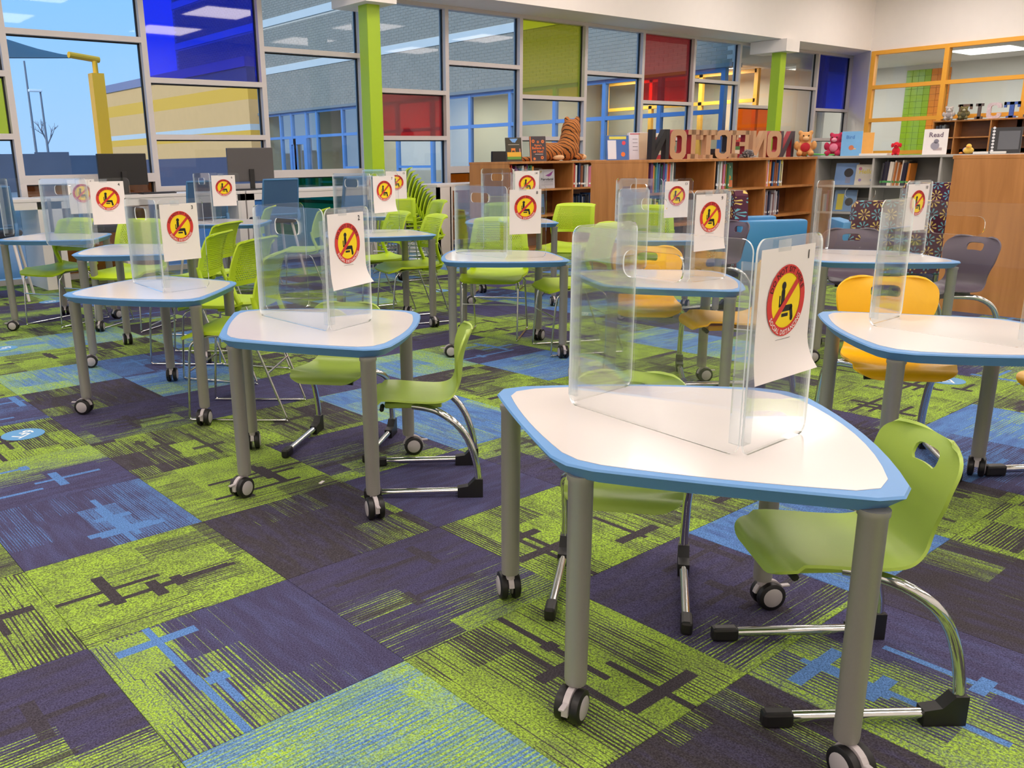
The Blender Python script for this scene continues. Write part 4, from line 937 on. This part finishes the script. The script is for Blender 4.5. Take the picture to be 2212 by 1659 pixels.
row(B2, 0, 2.29, 2.68, .54, 'dark spined book on the lower shelf at the end of the letter bookcase', 'books second shelf right bay', 5, .22, .3, [(60, 64, 90), (150, 120, 120), (40, 44, 60), (196, 190, 196), (120, 80, 90)], WH)
row(B2, 0, 1.23, 1.6, .54, 'book on the lower middle shelf behind the patterned chair', 'books second shelf middle bay', 6)
row(B1, 0, .03, .5, .865, 'picture book behind sheet 14 on the tiger bookcase', 'books tiger bookcase left', 7, .22, .33)
row(B1, 0, 1.25, 1.66, .865, 'thin book in the row right of the pterodactyl book', 'books tiger bookcase right', 8, .27, .33, band=WH, wmin=.025, wmax=.045)
row(B1, 0, 1.25, 1.66, .52, 'dark spined book low on the tiger bookcase', 'books tiger bookcase lower', 9, .2, .27, [(30, 50, 80), (60, 90, 140), (40, 40, 50), (170, 170, 176)])
row(G2, -pi/2, .80, 1.12, .87, 'book in the orange and black row on the grey bookcase', 'books grey bookcase top', 10, .24, .3, [(228, 140, 50), (236, 226, 210), (40, 36, 60), (60, 60, 64), (196, 120, 60)], (60, 160, 70), lean=4)
row(G2, -pi/2, .08, .2, .54, 'book on the lower shelf of the grey bookcase', 'books grey bookcase lower', 11)
row((19.95, 8.2, 0), -pi/2, .03, .2, 1.55, 'small grey book on the dark wall bookcase', 'books dark wall bookcase', 13, .2, .25, [(90, 94, 104), (60, 60, 70), (140, 144, 150)])
def face_book(name, label, loc, rz, w, h, col, deco=None, th=.02, lean=8, z=0, cat='book'):
    t = thing(name, label, cat, loc, rz); M = Matrix.Rotation(R(-lean), 4, 'X')
    c = MB().box((0, 0, h/2), (w, th, h), M=M).build('cover', mat('cover_%d_%d_%d' % col, col, .4, noise=.08, nscale=14), t)
    MB().box((0.003, .0, h/2), (w-.002, th*.7, h+.002), M=M).build('pages', PAGE, t)
    for d in (deco or []):
        kind, x, zz, a, b, dc = d[:6]; m = mat('deco_%d_%d_%d' % dc, dc, .5); y = -th/2-.0012
        if kind == 'box': MB().box((x, y, zz), (a, .0012, b), M=M).build('cover_print', m, t)
        elif kind == 'disc': MB().lathe([(a, 0), (a, .0012)], 20, M=M @ Matrix.Translation((x, y, zz)) @ Matrix.Rotation(pi/2, 4, 'X')).build('cover_print', m, t)
        elif kind == 'text':
            vs, fs, wd = text_geo(d[6], a, True); g = MB(); g.add([(v.x-wd/2+x, y-.0008, v.y+zz) for v in vs], fs, M=M); g.build('lettering', m, t)
        elif kind == 'poly': g = MB(); g.prism(b, 0, .0012, M=M @ Matrix.Translation((x, y, zz)) @ Matrix.Rotation(pi/2, 4, 'X')); g.build('cover_print', m, t)
    return t
VR = R(-39)   # turned squarely to the reading area
face_book('display_book', 'yellow and black picture book with an orange animal on the cover', (8.33, 8.62, H), R(-18), .225, .305, (58, 52, 34), [('box', .0, .09, .2, .06, (232, 176, 50)), ('box', 0, .045, .2, .035, (96, 150, 60)), ('poly', 0, .29, 0, [(-.06, 0), (.06, 0), (.02, -.05), (-.02, -.045)], (120, 170, 230)), ('box', -.01, .155, .06, .03, (236, 130, 40)), ('box', -.035, .13, .01, .03, (236, 130, 40)), ('box', .015, .13, .01, .03, (236, 130, 40)), ('box', 0, .215, .16, .006, (200, 190, 170)), ('box', .085, .14, .014, .05, (226, 150, 150))])
o = [('disc', -.07, .26, .022, 0, (222, 120, 60)), ('disc', .0, .25, .016, 0, (222, 120, 60)), ('disc', .07, .255, .022, 0, (222, 120, 60)), ('disc', -.07, .26, .009, 0, (20, 18, 22)), ('disc', 0, .25, .007, 0, (20, 18, 22)), ('disc', .07, .255, .009, 0, (20, 18, 22)), ('disc', -.06, .03, .018, 0, (222, 120, 60)), ('disc', .055, .045, .022, 0, (222, 120, 60)), ('disc', .055, .045, .009, 0, (20, 18, 22))]
face_book('display_book', 'orange lettered black book beside the plush tiger', (8.80, 8.64, H), R(-20), .235, .325, (64, 52, 56), o+[('text', 0, .195, .036, 0, (240, 130, 50), "Ripley's"), ('text', 0, .155, .048, 0, (244, 120, 40), 'Believe It'), ('text', 0, .11, .048, 0, (244, 120, 40), 'or Not!'), ('box', .01, .09, .12, .004, (240, 240, 236)), ('box', -.112, .16, .012, .32, (240, 130, 40))])
face_book('display_book', 'clear faced pterodactyl book standing on the bookcase shelf', (8.95, 8.62, .866), R(-8), .26, .25, (206, 206, 214), [('text', -.1, .2, .05, 0, (214, 180, 60), 'P'), ('poly', .03, .17, 0, [(-.06, 0), (.0, .02), (.08, .06), (.04, .0), (.0, -.015)], (150, 70, 150)), ('text', 0, .105, .046, 0, (24, 24, 30), 'Pterodactyl'), ('box', 0, .085, .2, .005, (110, 110, 116)), ('box', 0, .06, .2, .004, (150, 150, 156)), ('box', 0, .045, .2, .004, (150, 150, 156))], lean=4)
face_book('display_book', 'green faced children book standing open on the middle shelf', (9.28, 6.06, .887), R(-20), .2, .29, (84, 140, 110), [('box', 0, .05, .19, .08, (226, 130, 80)), ('disc', -.03, .13, .03, 0, (226, 120, 60)), ('disc', .05, .12, .026, 0, (236, 170, 60)), ('box', .02, .24, .1, .02, (220, 224, 200))], lean=5)
face_book('display_book', 'pale picture book with blue side, left of the wooden letters', (7.80, 6.45, H), R(-25), .26, .26, (70, 110, 180), [('box', -.07, .11, .1, .2, (226, 226, 236)), ('box', 0, .235, .2, .03, (226, 216, 90)), ('disc', .07, .18, .022, 0, (226, 70, 90)), ('disc', .06, .06, .025, 0, (236, 120, 50))])
face_book('display_book', 'pale lilac open book second left of the wooden letters', (8.12, 6.42, H), R(-25), .24, .29, (226, 220, 230), [('box', .05, .145, .11, .28, (206, 180, 150)), ('box', -.05, .22, .06, .005, (140, 130, 140)), ('box', -.05, .18, .06, .005, (140, 130, 140)), ('box', -.05, .14, .06, .005, (140, 130, 140)), ('box', -.05, .1, .06, .005, (140, 130, 140)), ('box', -.05, .275, .12, .01, (196, 70, 80))], th=.05)
face_book('display_book', 'flower patterned book directly left of the first wooden letter', (8.36, 6.5, H), R(-25), .16, .25, (150, 150, 110), [('disc', -.03, .2, .02, 0, (210, 190, 90)), ('disc', .03, .14, .02, 0, (120, 150, 130)), ('disc', -.02, .07, .02, 0, (190, 110, 90))])
for i, (x, lb) in enumerate(((8.62, 'striped book stack behind the first wooden letters'), (10.28, 'striped book stack behind the last wooden letters'))):
    t = thing('book_stack_display', lb, 'book', (x, 6.5, H), R(-20))
    for k in range(6):
        cc = [(206, 70, 80), (236, 226, 200), (90, 140, 80), (230, 150, 90), (200, 80, 70), (226, 220, 206)][k]; MB().box((0, 0, .025+.048*k), (.26, .18, .044), ch=.003).build('book_block', mat('stackbook_%d' % k, cc, .5), t)
face_book('display_book', 'blue picture book with a bird, beside the pink plush bear', (11.34, 5.62, H), R(-62), .24, .3, (106, 166, 216), [('text', -.02, .21, .06, 0, (60, 120, 190), 'Bird'), ('disc', .0, .1, .03, 0, (190, 110, 70)), ('box', .02, .085, .07, .012, (226, 180, 120))])
face_book('display_book', 'orange backed thin book behind the blue bird book', (11.42, 5.5, H), R(-62), .22, .28, (222, 160, 70))
face_book('display_sign', 'white framed Read sign standing on the grey bookcase', (11.3, 4.6, H), R(-66), .25, .29, (234, 228, 226), [('text', 0, .2, .075, 0, (110, 90, 110), 'Read'), ('disc', .0, .1, .045, 0, (150, 146, 160)), ('disc', .01, .15, .026, 0, (130, 126, 140)), ('box', .03, .062, .09, .03, (176, 160, 160))], cat='sign')
face_book('display_book', 'black rimmed book with silver dots at the right picture edge', (11.3, 3.86, H), R(-66), .3, .28, (40, 40, 44), [('disc', -.12+.0*k, .03+.035*k, .014, 0, (226, 226, 230)) for k in range(8)]+[('box', .03, .14, .2, .2, (96, 98, 104))], th=.05)
face_book('display_book', 'blue picture book with a dark arch on the grey bookcase shelf', (11.27, 5.62, .871), R(-80), .27, .27, (110, 150, 206), [('disc', .03, .15, .055, 0, (40, 34, 40)), ('box', .03, .08, .06, .12, (130, 140, 170))], lean=10)
face_book('display_book', 'cream hello book beside the blue one on the grey shelf', (11.27, 5.36, .871), R(-80), .26, .25, (214, 206, 190), [('text', -.01, .14, .075, 0, (226, 206, 80), 'Hello'), ('disc', -.08, .2, .02, 0, (200, 120, 150)), ('disc', .07, .06, .02, 0, (110, 150, 200)), ('disc', .08, .2, .018, 0, (230, 170, 90)), ('disc', -.07, .06, .018, 0, (150, 130, 190))], lean=10)
face_book('display_book', 'yellow and blue book on the lower grey shelf', (11.27, 5.6, .541), R(-80), .27, .27, (120, 160, 206), [('box', -.06, .12, .08, .2, (228, 210, 50)), ('disc', .05, .12, .05, 0, (40, 36, 40))], lean=10)
face_book('display_book', 'blue whale book low in the shelf behind the lime chair', (8.75, 8.62, .521), R(-10), .27, .27, (60, 110, 170), [('box', 0, .06, .25, .08, (20, 40, 80)), ('text', 0, .19, .04, 0, (220, 230, 200), 'Tracks')], lean=5)
# ------------------------------------------------------------------ wooden letters, seen from behind on the bookcase
def glyph(c):
    """strokes of a block letter: boxes x0,z0,x1,z1 and slanted bars, in a 1 x 1 box"""
    W_ = .24
    return {'I': [(.15, 0, .85, .17), (.15, .83, .85, 1), (.36, 0, .64, 1)], 'T': [(0, .82, 1, 1), (.36, 0, .64, 1), (.2, 0, .8, .13), (0, .66, .15, 1), (.85, .66, 1, 1)],
     'F': [(.08, 0, .36, 1), (0, 0, .5, .14), (0, .84, 1, 1), (.36, .43, .75, .58), (.85, .66, 1, 1)], 'N': [(0, 0, .2, 1), (.8, 0, 1, 1), 'd']}.get(c)
def letter(c, w, h, d, mf, ms, name, label, loc, rz, mirror=True, group=None):
    t = thing('wooden_letter' if mirror else 'painted_letter', label, 'letter', loc, rz, group); b = MB()
    Rm = Matrix.Rotation(pi/2, 4, 'X')
    if c == 'O': b.prism(rrect(w, h, w*.3, 5, w/2, h/2), -d/2, d/2, 0, Rm, [rrect(w*.42, h*.6, w*.15, 4, w/2, h/2)[::-1]], side=1)
    elif c == 'C':
        o = []
        outer = rrect(w, h, w*.3, 5, w/2, h/2); inner = rrect(w*.44, h*.62, w*.16, 4, w/2, h/2)
        a = [p for p in outer if not (p[0] > w*.6 and h*.36 < p[1] < h*.64)]
        b.prism([(w, h*.66), (w, h*.8)]+[(w*.72+.28*w*cos(R(q)), h*.8+.2*h*sin(R(q))) for q in (30, 60, 90)]+[(w*.28+.28*w*cos(R(q)), h*.8+.2*h*sin(R(q))) for q in (90, 135, 180)]+[(w*.28+.28*w*cos(R(q)), h*.2+.2*h*sin(R(q))) for q in (180, 225, 270)]+[(w*.72+.28*w*cos(R(q)), h*.2+.2*h*sin(R(q))) for q in (270, 300, 330)]+[(w, h*.2), (w, h*.34), (w*.72, h*.34), (w*.72, h*.22), (w*.6, h*.17), (w*.4, h*.17), (w*.28, h*.24), (w*.28, h*.76), (w*.4, h*.83), (w*.6, h*.83), (w*.72, h*.78), (w*.72, h*.66)], -d/2, d/2, 0, Rm, side=1)
    else:
        for s in glyph(c):
            if s == 'd': b.prism([(0, h), (w*.28, h), (w, 0), (w*.72, 0)], -d/2+.001, d/2-.001, 0, Rm, side=1)
            else: b.prism([(s[0]*w, s[1]*h), (s[2]*w, s[1]*h), (s[2]*w, s[3]*h), (s[0]*w, s[3]*h)], -d/2, d/2, 0, Rm, side=1)
    M = Matrix.Translation((w, 0, 0)) @ Matrix.Rotation(pi, 4, 'Z') if mirror else None
    if M: b.v = [M @ v for v in b.v]
    b.build('letter_body', [mf, ms], t); return t
KR = mat('kraft_board', (186, 148, 112), .75, noise=.05, nscale=20); SR = mat('letter_side_red', (150, 30, 44), .5); SB = mat('letter_side_black', (26, 24, 28), .5); SD = mat('letter_dark', (70, 62, 70), .6); LG = 'kraft letters seen from behind'
seq = [('N', 8.02, .26, SB, SB, 'black'), ('O', 8.34, .25, KR, SR, ''), ('I', 8.62, .25, KR, SR, ''), ('T', 8.90, .27, KR, KR, ''), ('C', 9.20, .26, KR, SB, ''), ('I', 9.44, .22, KR, SR, ''), ('F', 9.62, .24, KR, SR, ''), ('N', 9.98, .25, KR, KR, ''), ('O', 10.30, .26, KR, SR, ''), ('N', 10.60, .27, SD, SR, 'grey')]
nm = ['leftmost letter, a black backed N', 'first brown letter O after the black N', 'brown letter I with red sides, left of the T', 'plain brown letter T', 'brown letter C with black sides', 'brown letter I right of the C', 'brown letter F with red sides', 'thin brown slanted letter N', 'brown letter O in front of the column', 'rightmost grey and red letter N']
for (c, x, w, mf, ms, _), lb in zip(seq, nm): letter(c, w, .315, .07, mf, ms, 'wooden_letter', 'cardboard '+lb+' on the bookcase', (x, 6.2, H), R(-8), True, LG)
for c, y, w, col, lb in [('F', 7.80, .26, (120, 96, 84), 'brown spotted letter F on the dark wall bookcase'), ('I', 7.50, .2, (104, 92, 90), 'grey brown letter I right of the spotted F'), ('C', 7.26, .26, (222, 200, 206), 'pale pink patterned letter C on the wall bookcase'), ('T', 6.96, .28, (70, 100, 180), 'blue letter T on the wall bookcase'), ('I', 6.64, .24, (90, 84, 84), 'dark patterned letter I at the right picture edge')]:
    letter(c, w, .30, .04, mat('letter_%d_%d_%d' % col, col, .6, noise=.3, nscale=30), mat('letter_%d_%d_%d' % col, col, .6), 'painted_letter', lb, (20.05, y, 1.881), R(-90), False)
# ------------------------------------------------------------------ soft toys
def furmat(name, c, c2=None, stripes=0):
    m = mat(name, c, .95, noise=.12, nscale=60, bump=.8, bscale=220)
    if c2:
        nt = m.node_tree; L = nt.links; tc = N(nt, 'ShaderNodeTexCoord'); wv = N(nt, 'ShaderNodeTexWave'); wv.inputs['Scale'].default_value = stripes; wv.inputs['Distortion'].default_value = 3.5; wv.inputs['Detail'].default_value = 2; wv.bands_direction = 'DIAGONAL'
        L.new(tc.outputs['Object'], wv.inputs[0]); cr = N(nt, 'ShaderNodeValToRGB'); e = cr.color_ramp.elements; e[0].position = .08; e[0].color = lin(c2); e[1].position = .2; e[1].color = lin(c); L.new(wv.outputs[0], cr.inputs[0]); L.new(cr.outputs[0], nt.nodes['Principled BSDF'].inputs['Base Color'])
    return m
t = thing('plush_tiger', 'large striped plush tiger lying on the bookcase with its back turned', 'soft toy', (9.40, 8.80, H), R(-30))
TG = furmat('tiger_fur', (186, 116, 58), (40, 26, 20), 9.0)
blob('body', [((-.10, 0, .12), (.20, .15, .13)), ((-.22, -.02, .12), (.15, .15, .13)), ((.1, 0, .16), (.17, .15, .17)), ((.14, .02, .28), (.145, .14, .17)), ((.155, .03, .40), (.14, .13, .13)), ((.16, .03, .45), (.13, .12, .11)), ((.09, .02, .55), (.04, .03, .045)), ((.24, .02, .55), (.04, .03, .045)), ((.25, -.06, .05), (.10, .045, .045)), ((.24, .12, .05), (.1, .045, .045))], .012, TG, t, 3)
blob('belly_fur', [((-.06, -.11, .045), (.09, .05, .04)), ((.3, -.05, .045), (.07, .05, .042)), ((.265, .05, .40), (.03, .06, .07))], .012, furmat('tiger_pale', (224, 184, 140)), t)
MB().tube(crom([(-.3, .02, .05), (-.38, -.02, .035), (-.5, -.03, .03), (-.62, -.02, .03)], 4), [.032]*13, 10).build('tail', TG, t, smooth=60)
MB().ball((.245, .02, .515), (.012, .012, .03)).build('ear_tip', BLK, t, smooth=60)
def bear(label, loc, rz, k, c1, c2, c3):
    t = thing('plush_bear', label, 'soft toy', loc, rz); f = furmat('fur_%d_%d_%d' % c1, c1)
    blob('body', [((0, 0, .09*k), (.07*k, .085*k, .09*k)), ((.0, 0, .2*k), (.065*k, .07*k, .065*k)), ((0, .055*k, .255*k), (.02*k, .026*k, .026*k)), ((0, -.055*k, .255*k), (.02*k, .026*k, .026*k)), ((.09*k, .06*k, .035*k), (.07*k, .032*k, .034*k)), ((.09*k, -.06*k, .035*k), (.07*k, .032*k, .034*k)), ((.045*k, .09*k, .12*k), (.035*k, .03*k, .05*k)), ((.045*k, -.09*k, .12*k), (.035*k, .03*k, .05*k))], .009*k, f, t)
    MB().ball((.06*k, 0, .19*k), (.03*k, .032*k, .026*k)).build('muzzle', furmat('fur_%d_%d_%d' % c2, c2), t, smooth=60); MB().ball((.062*k, 0, .1*k), (.02*k, .05*k, .05*k)).build('bib', furmat('fur_%d_%d_%d' % c3, c3), t, smooth=60)
    e = MB()
    for s in (-1, 1): e.ball((.058*k, s*.027*k, .222*k), .008*k, n=6)
    e.build('eye', BLK, t, smooth=60); return t
bear('tan plush bear with red patch at the end of the letter bookcase', (10.93, 6.02, H), R(215), 1.15, (206, 150, 90), (222, 180, 130), (180, 40, 50))
bear('red and pink plush bear left of the blue bird book', (11.36, 5.84, H), R(190), 1.05, (180, 40, 76), (226, 150, 170), (222, 130, 156))
bear('grey plush animal left of the spotted letter F', (20.0, 7.95, 1.881), R(200), 1.0, (196, 186, 180), (220, 214, 210), (170, 160, 160)); bear('olive plush animal leaning on the spotted letter F', (19.98, 7.66, 1.881), R(200), .95, (120, 110, 70), (190, 180, 150), (90, 84, 60))
t = thing('plush_dog', 'small red plush dog sitting on the grey bookcase', 'soft toy', (11.34, 5.06, H), R(200)); rf = furmat('dog_red', (206, 30, 44))
blob('body', [((0, 0, .05), (.05, .045, .05)), ((.03, 0, .12), (.04, .036, .036)), ((.07, 0, .11), (.025, .02, .018)), ((.04, .03, .012), (.045, .016, .014)), ((.04, -.03, .012), (.045, .016, .014)), ((-.055, 0, .03), (.03, .012, .012)), ((.02, .045, .115), (.012, .016, .03)), ((.02, -.045, .115), (.012, .016, .03))], .006, rf, t); MB().ball((.094, 0, .115), .007).build('nose', BLK, t, smooth=60)
t = thing('plush_duck', 'small yellow plush duck lying on the grey bookcase by the Read sign', 'soft toy', (11.36, 4.25, H), R(190)); blob('body', [((0, 0, .04), (.08, .055, .04)), ((.06, .01, .085), (.032, .03, .03)), ((-.08, 0, .05), (.03, .03, .02))], .007, furmat('duck_yellow', (236, 196, 90)), t); MB().ball((.1, .01, .08), (.022, .016, .008)).build('bill', mat('duck_bill', (236, 140, 50), .6), t, smooth=60); MB().ball((.02, -.07, .012), (.03, .02, .012)).ball((-.06, .07, .012), (.03, .02, .012)).build('foot', MATS['duck_bill'], t, smooth=60); MB().ball((.0, -.03, .045), (.04, .03, .03)).build('bib', furmat('duck_lilac', (170, 160, 200)), t, smooth=60)
t = thing('yarn_hedgehog', 'grey and white knotted plush ball in front of the wooden letter F', 'soft toy', (9.70, 6.05, H), 0); b = MB(); rg = random.Random(5)
for i in range(60):
    d = Vector((rg.gauss(0, 1), rg.gauss(0, 1), abs(rg.gauss(0, 1)))).normalized(); b.tube([d*.04, Vector((d.x*.13, d.y*.08, d.z*.10))], [.014, .005], 5)
b.build('tufts', furmat('yarn_grey', (150, 146, 146)), t); MB().ball((0, 0, .035), (.09, .06, .05)).build('body', furmat('yarn_dark', (70, 66, 68)), t, smooth=60)
b = MB().tube(crom([(0, 0, .02), (.1, .05, .03), (.22, 0, .022), (.34, .04, .02), (.42, -.02, .018)], 4), .009, 8); o = b.build('green_cord', mat('cord_green', (90, 190, 90), .6), None, (10.9, 5.96, H), R(-20), 60); tag(o, 'bright green cord lying beside the tan plush bear', 'cord')
# flat books lying on the grey bookcase
for i, (y, lb) in enumerate(((5.3, 'thin white book lying flat left of the red plush dog'), (4.0, 'thin white book lying flat right of the duck'))):
    t = thing('flat_book', lb, 'book', (11.32, y, H), R(-80)); MB().box2((-.16, -.1, 0), (.16, .1, .025), ch=.003).build('cover', mat('flat_cover', (226, 224, 220), .5), t); MB().box2((-.155, -.095, .004), (.162, .102, .021)).build('pages', PAGE, t)
# ------------------------------------------------------------------ lounge chairs
LB = mat('lounge_blue_vinyl', (66, 142, 196), .42, noise=.02, nscale=4)
def flowermat():
    m = mat('lounge_flower_fabric', (74, 50, 60), .9); nt = m.node_tree; L = nt.links
    def mth(op, x, y=None):
        n = N(nt, 'ShaderNodeMath', operation=op)
        for i, q in enumerate((x, y)):
            if q is None: continue
            if isinstance(q, (int, float)): n.inputs[i].default_value = q
            else: L.new(q, n.inputs[i])
        return n.outputs[0]
    tc = N(nt, 'ShaderNodeTexCoord'); sp = N(nt, 'ShaderNodeSeparateXYZ'); L.new(tc.outputs['Object'], sp.inputs[0])
    u = mth('MULTIPLY', mth('ADD', sp.outputs[1], mth('MULTIPLY', sp.outputs[0], .35)), 8.2); v = mth('MULTIPLY', sp.outputs[2], 8.2)
    fu = mth('SUBTRACT', mth('FRACT', u), .5); fv = mth('SUBTRACT', mth('FRACT', v), .5); r = mth('SQRT', mth('ADD', mth('MULTIPLY', fu, fu), mth('MULTIPLY', fv, fv)))
    a = mth('ARCTAN2', fv, fu); pet = mth('GREATER_THAN', mth('SINE', mth('MULTIPLY', a, 8.0)), .35); inr = mth('MULTIPLY', mth('LESS_THAN', r, .46), mth('GREATER_THAN', r, .12)); msk = mth('MULTIPLY', pet, inr)
    par = mth('FRACT', mth('MULTIPLY', mth('ADD', mth('FLOOR', u), mth('FLOOR', v)), .5)); c = N(nt, 'ShaderNodeMix', data_type='RGBA'); L.new(mth('MULTIPLY', par, 2.0), c.inputs[0]); c.inputs[6].default_value = lin((224, 196, 110)); c.inputs[7].default_value = lin((110, 176, 190))
    out = N(nt, 'ShaderNodeMix', data_type='RGBA'); L.new(msk, out.inputs[0]); out.inputs[6].default_value = lin((86, 40, 62)); L.new(c.outputs[2], out.inputs[7]); L.new(out.outputs[2], nt.nodes['Principled BSDF'].inputs['Base Color']); return m
FL = flowermat()
def lounge(label, loc, rz, w, hb, slope=0.0):
    t = thing('lounge_chair', label, 'armchair', loc, rz)      # faces +x
    MB().box2((-.3, -w/2+.13, .1), (.36, w/2-.13, .42), ch=.03).build('seat', LB, t, smooth=40)
    for s in (-1, 1): MB().box2((-.36, s*(w/2)-(.0 if s < 0 else .14), .08), (.38, s*(w/2)+(.14 if s < 0 else 0), .60), ch=.03).build('arm', LB, t, smooth=40)
    b = MB(); y0, y1 = -w/2+.04, w/2-.04; b.prism([(y0, .1), (y1, .1), (y1-slope, hb-.05), (y1-slope-.04, hb), (y0+slope+.04, hb), (y0+slope, hb-.05)], -.38, -.24, M=Matrix(((0, 0, 1, 0), (1, 0, 0, 0), (0, 1, 0, 0), (0, 0, 0, 1)))); b.build('backrest', FL, t)
    for a in (-.3, .3):
        for s in (-1, 1): MB().tube([(a, s*(w/2-.08), 0), (a, s*(w/2-.08), .1)], .02, 8).build('foot', CHROME, t, smooth=60)
lounge('blue lounge chair with patterned high back, left of the grey bookcase', (8.75, 5.3, 0), R(-32), .8, .90, .10); lounge('lounge chair turned away, patterned back behind the plum chair', (9.3, 4.15, 0), R(38), 1.0, .80, .05); lounge('lounge chair with patterned high back beside the oak end panel', (10.35, 4.0, 0), R(208), 1.0, .93, .03)
# ------------------------------------------------------------------ floor stickers and scrap
STB = mat('sticker_blue', (96, 156, 206), .5)
def sticker(x, y, rz, label):
    t = thing('floor_sticker', label, 'sticker', (x, y, .001), rz); MB().lathe([(.098, 0), (.098, .0008)], 28).build('disc', STB, t)
    vs, fs, w = text_geo('6FT', .085, True); b = MB(); b.add([(v.x-w/2, v.y-.03, .0012) for v in vs], fs); b.build('lettering', mat('sticker_white', (240, 244, 246), .5), t)
STK = [(1.0, 4.45, 220, 'round blue 6FT floor sticker left of the table with sheet 3'), (1.48, 6.8, 200, 'round blue floor sticker cut by the left picture edge'), (2.42, 8.93, 200, 'blue floor sticker behind the left tables'), (5.52, 6.78, 215, 'small pale floor sticker left of the front facing lime chair legs'), (5.51, 4.85, 215, 'pale floor sticker behind the yellow chair'), (5.26, 1.92, 215, 'pale floor sticker right of the yellow chair')]
for s in STK: sticker(s[0], s[1], R(s[2]), s[3])
t = MB().box((0, 0, .002), (.03, .012, .003)).build('paper_scrap', PAPER, None, (1.73, 2.9, 0), R(30)); tag(t, 'tiny white paper scrap on the green carpet', 'paper scrap')
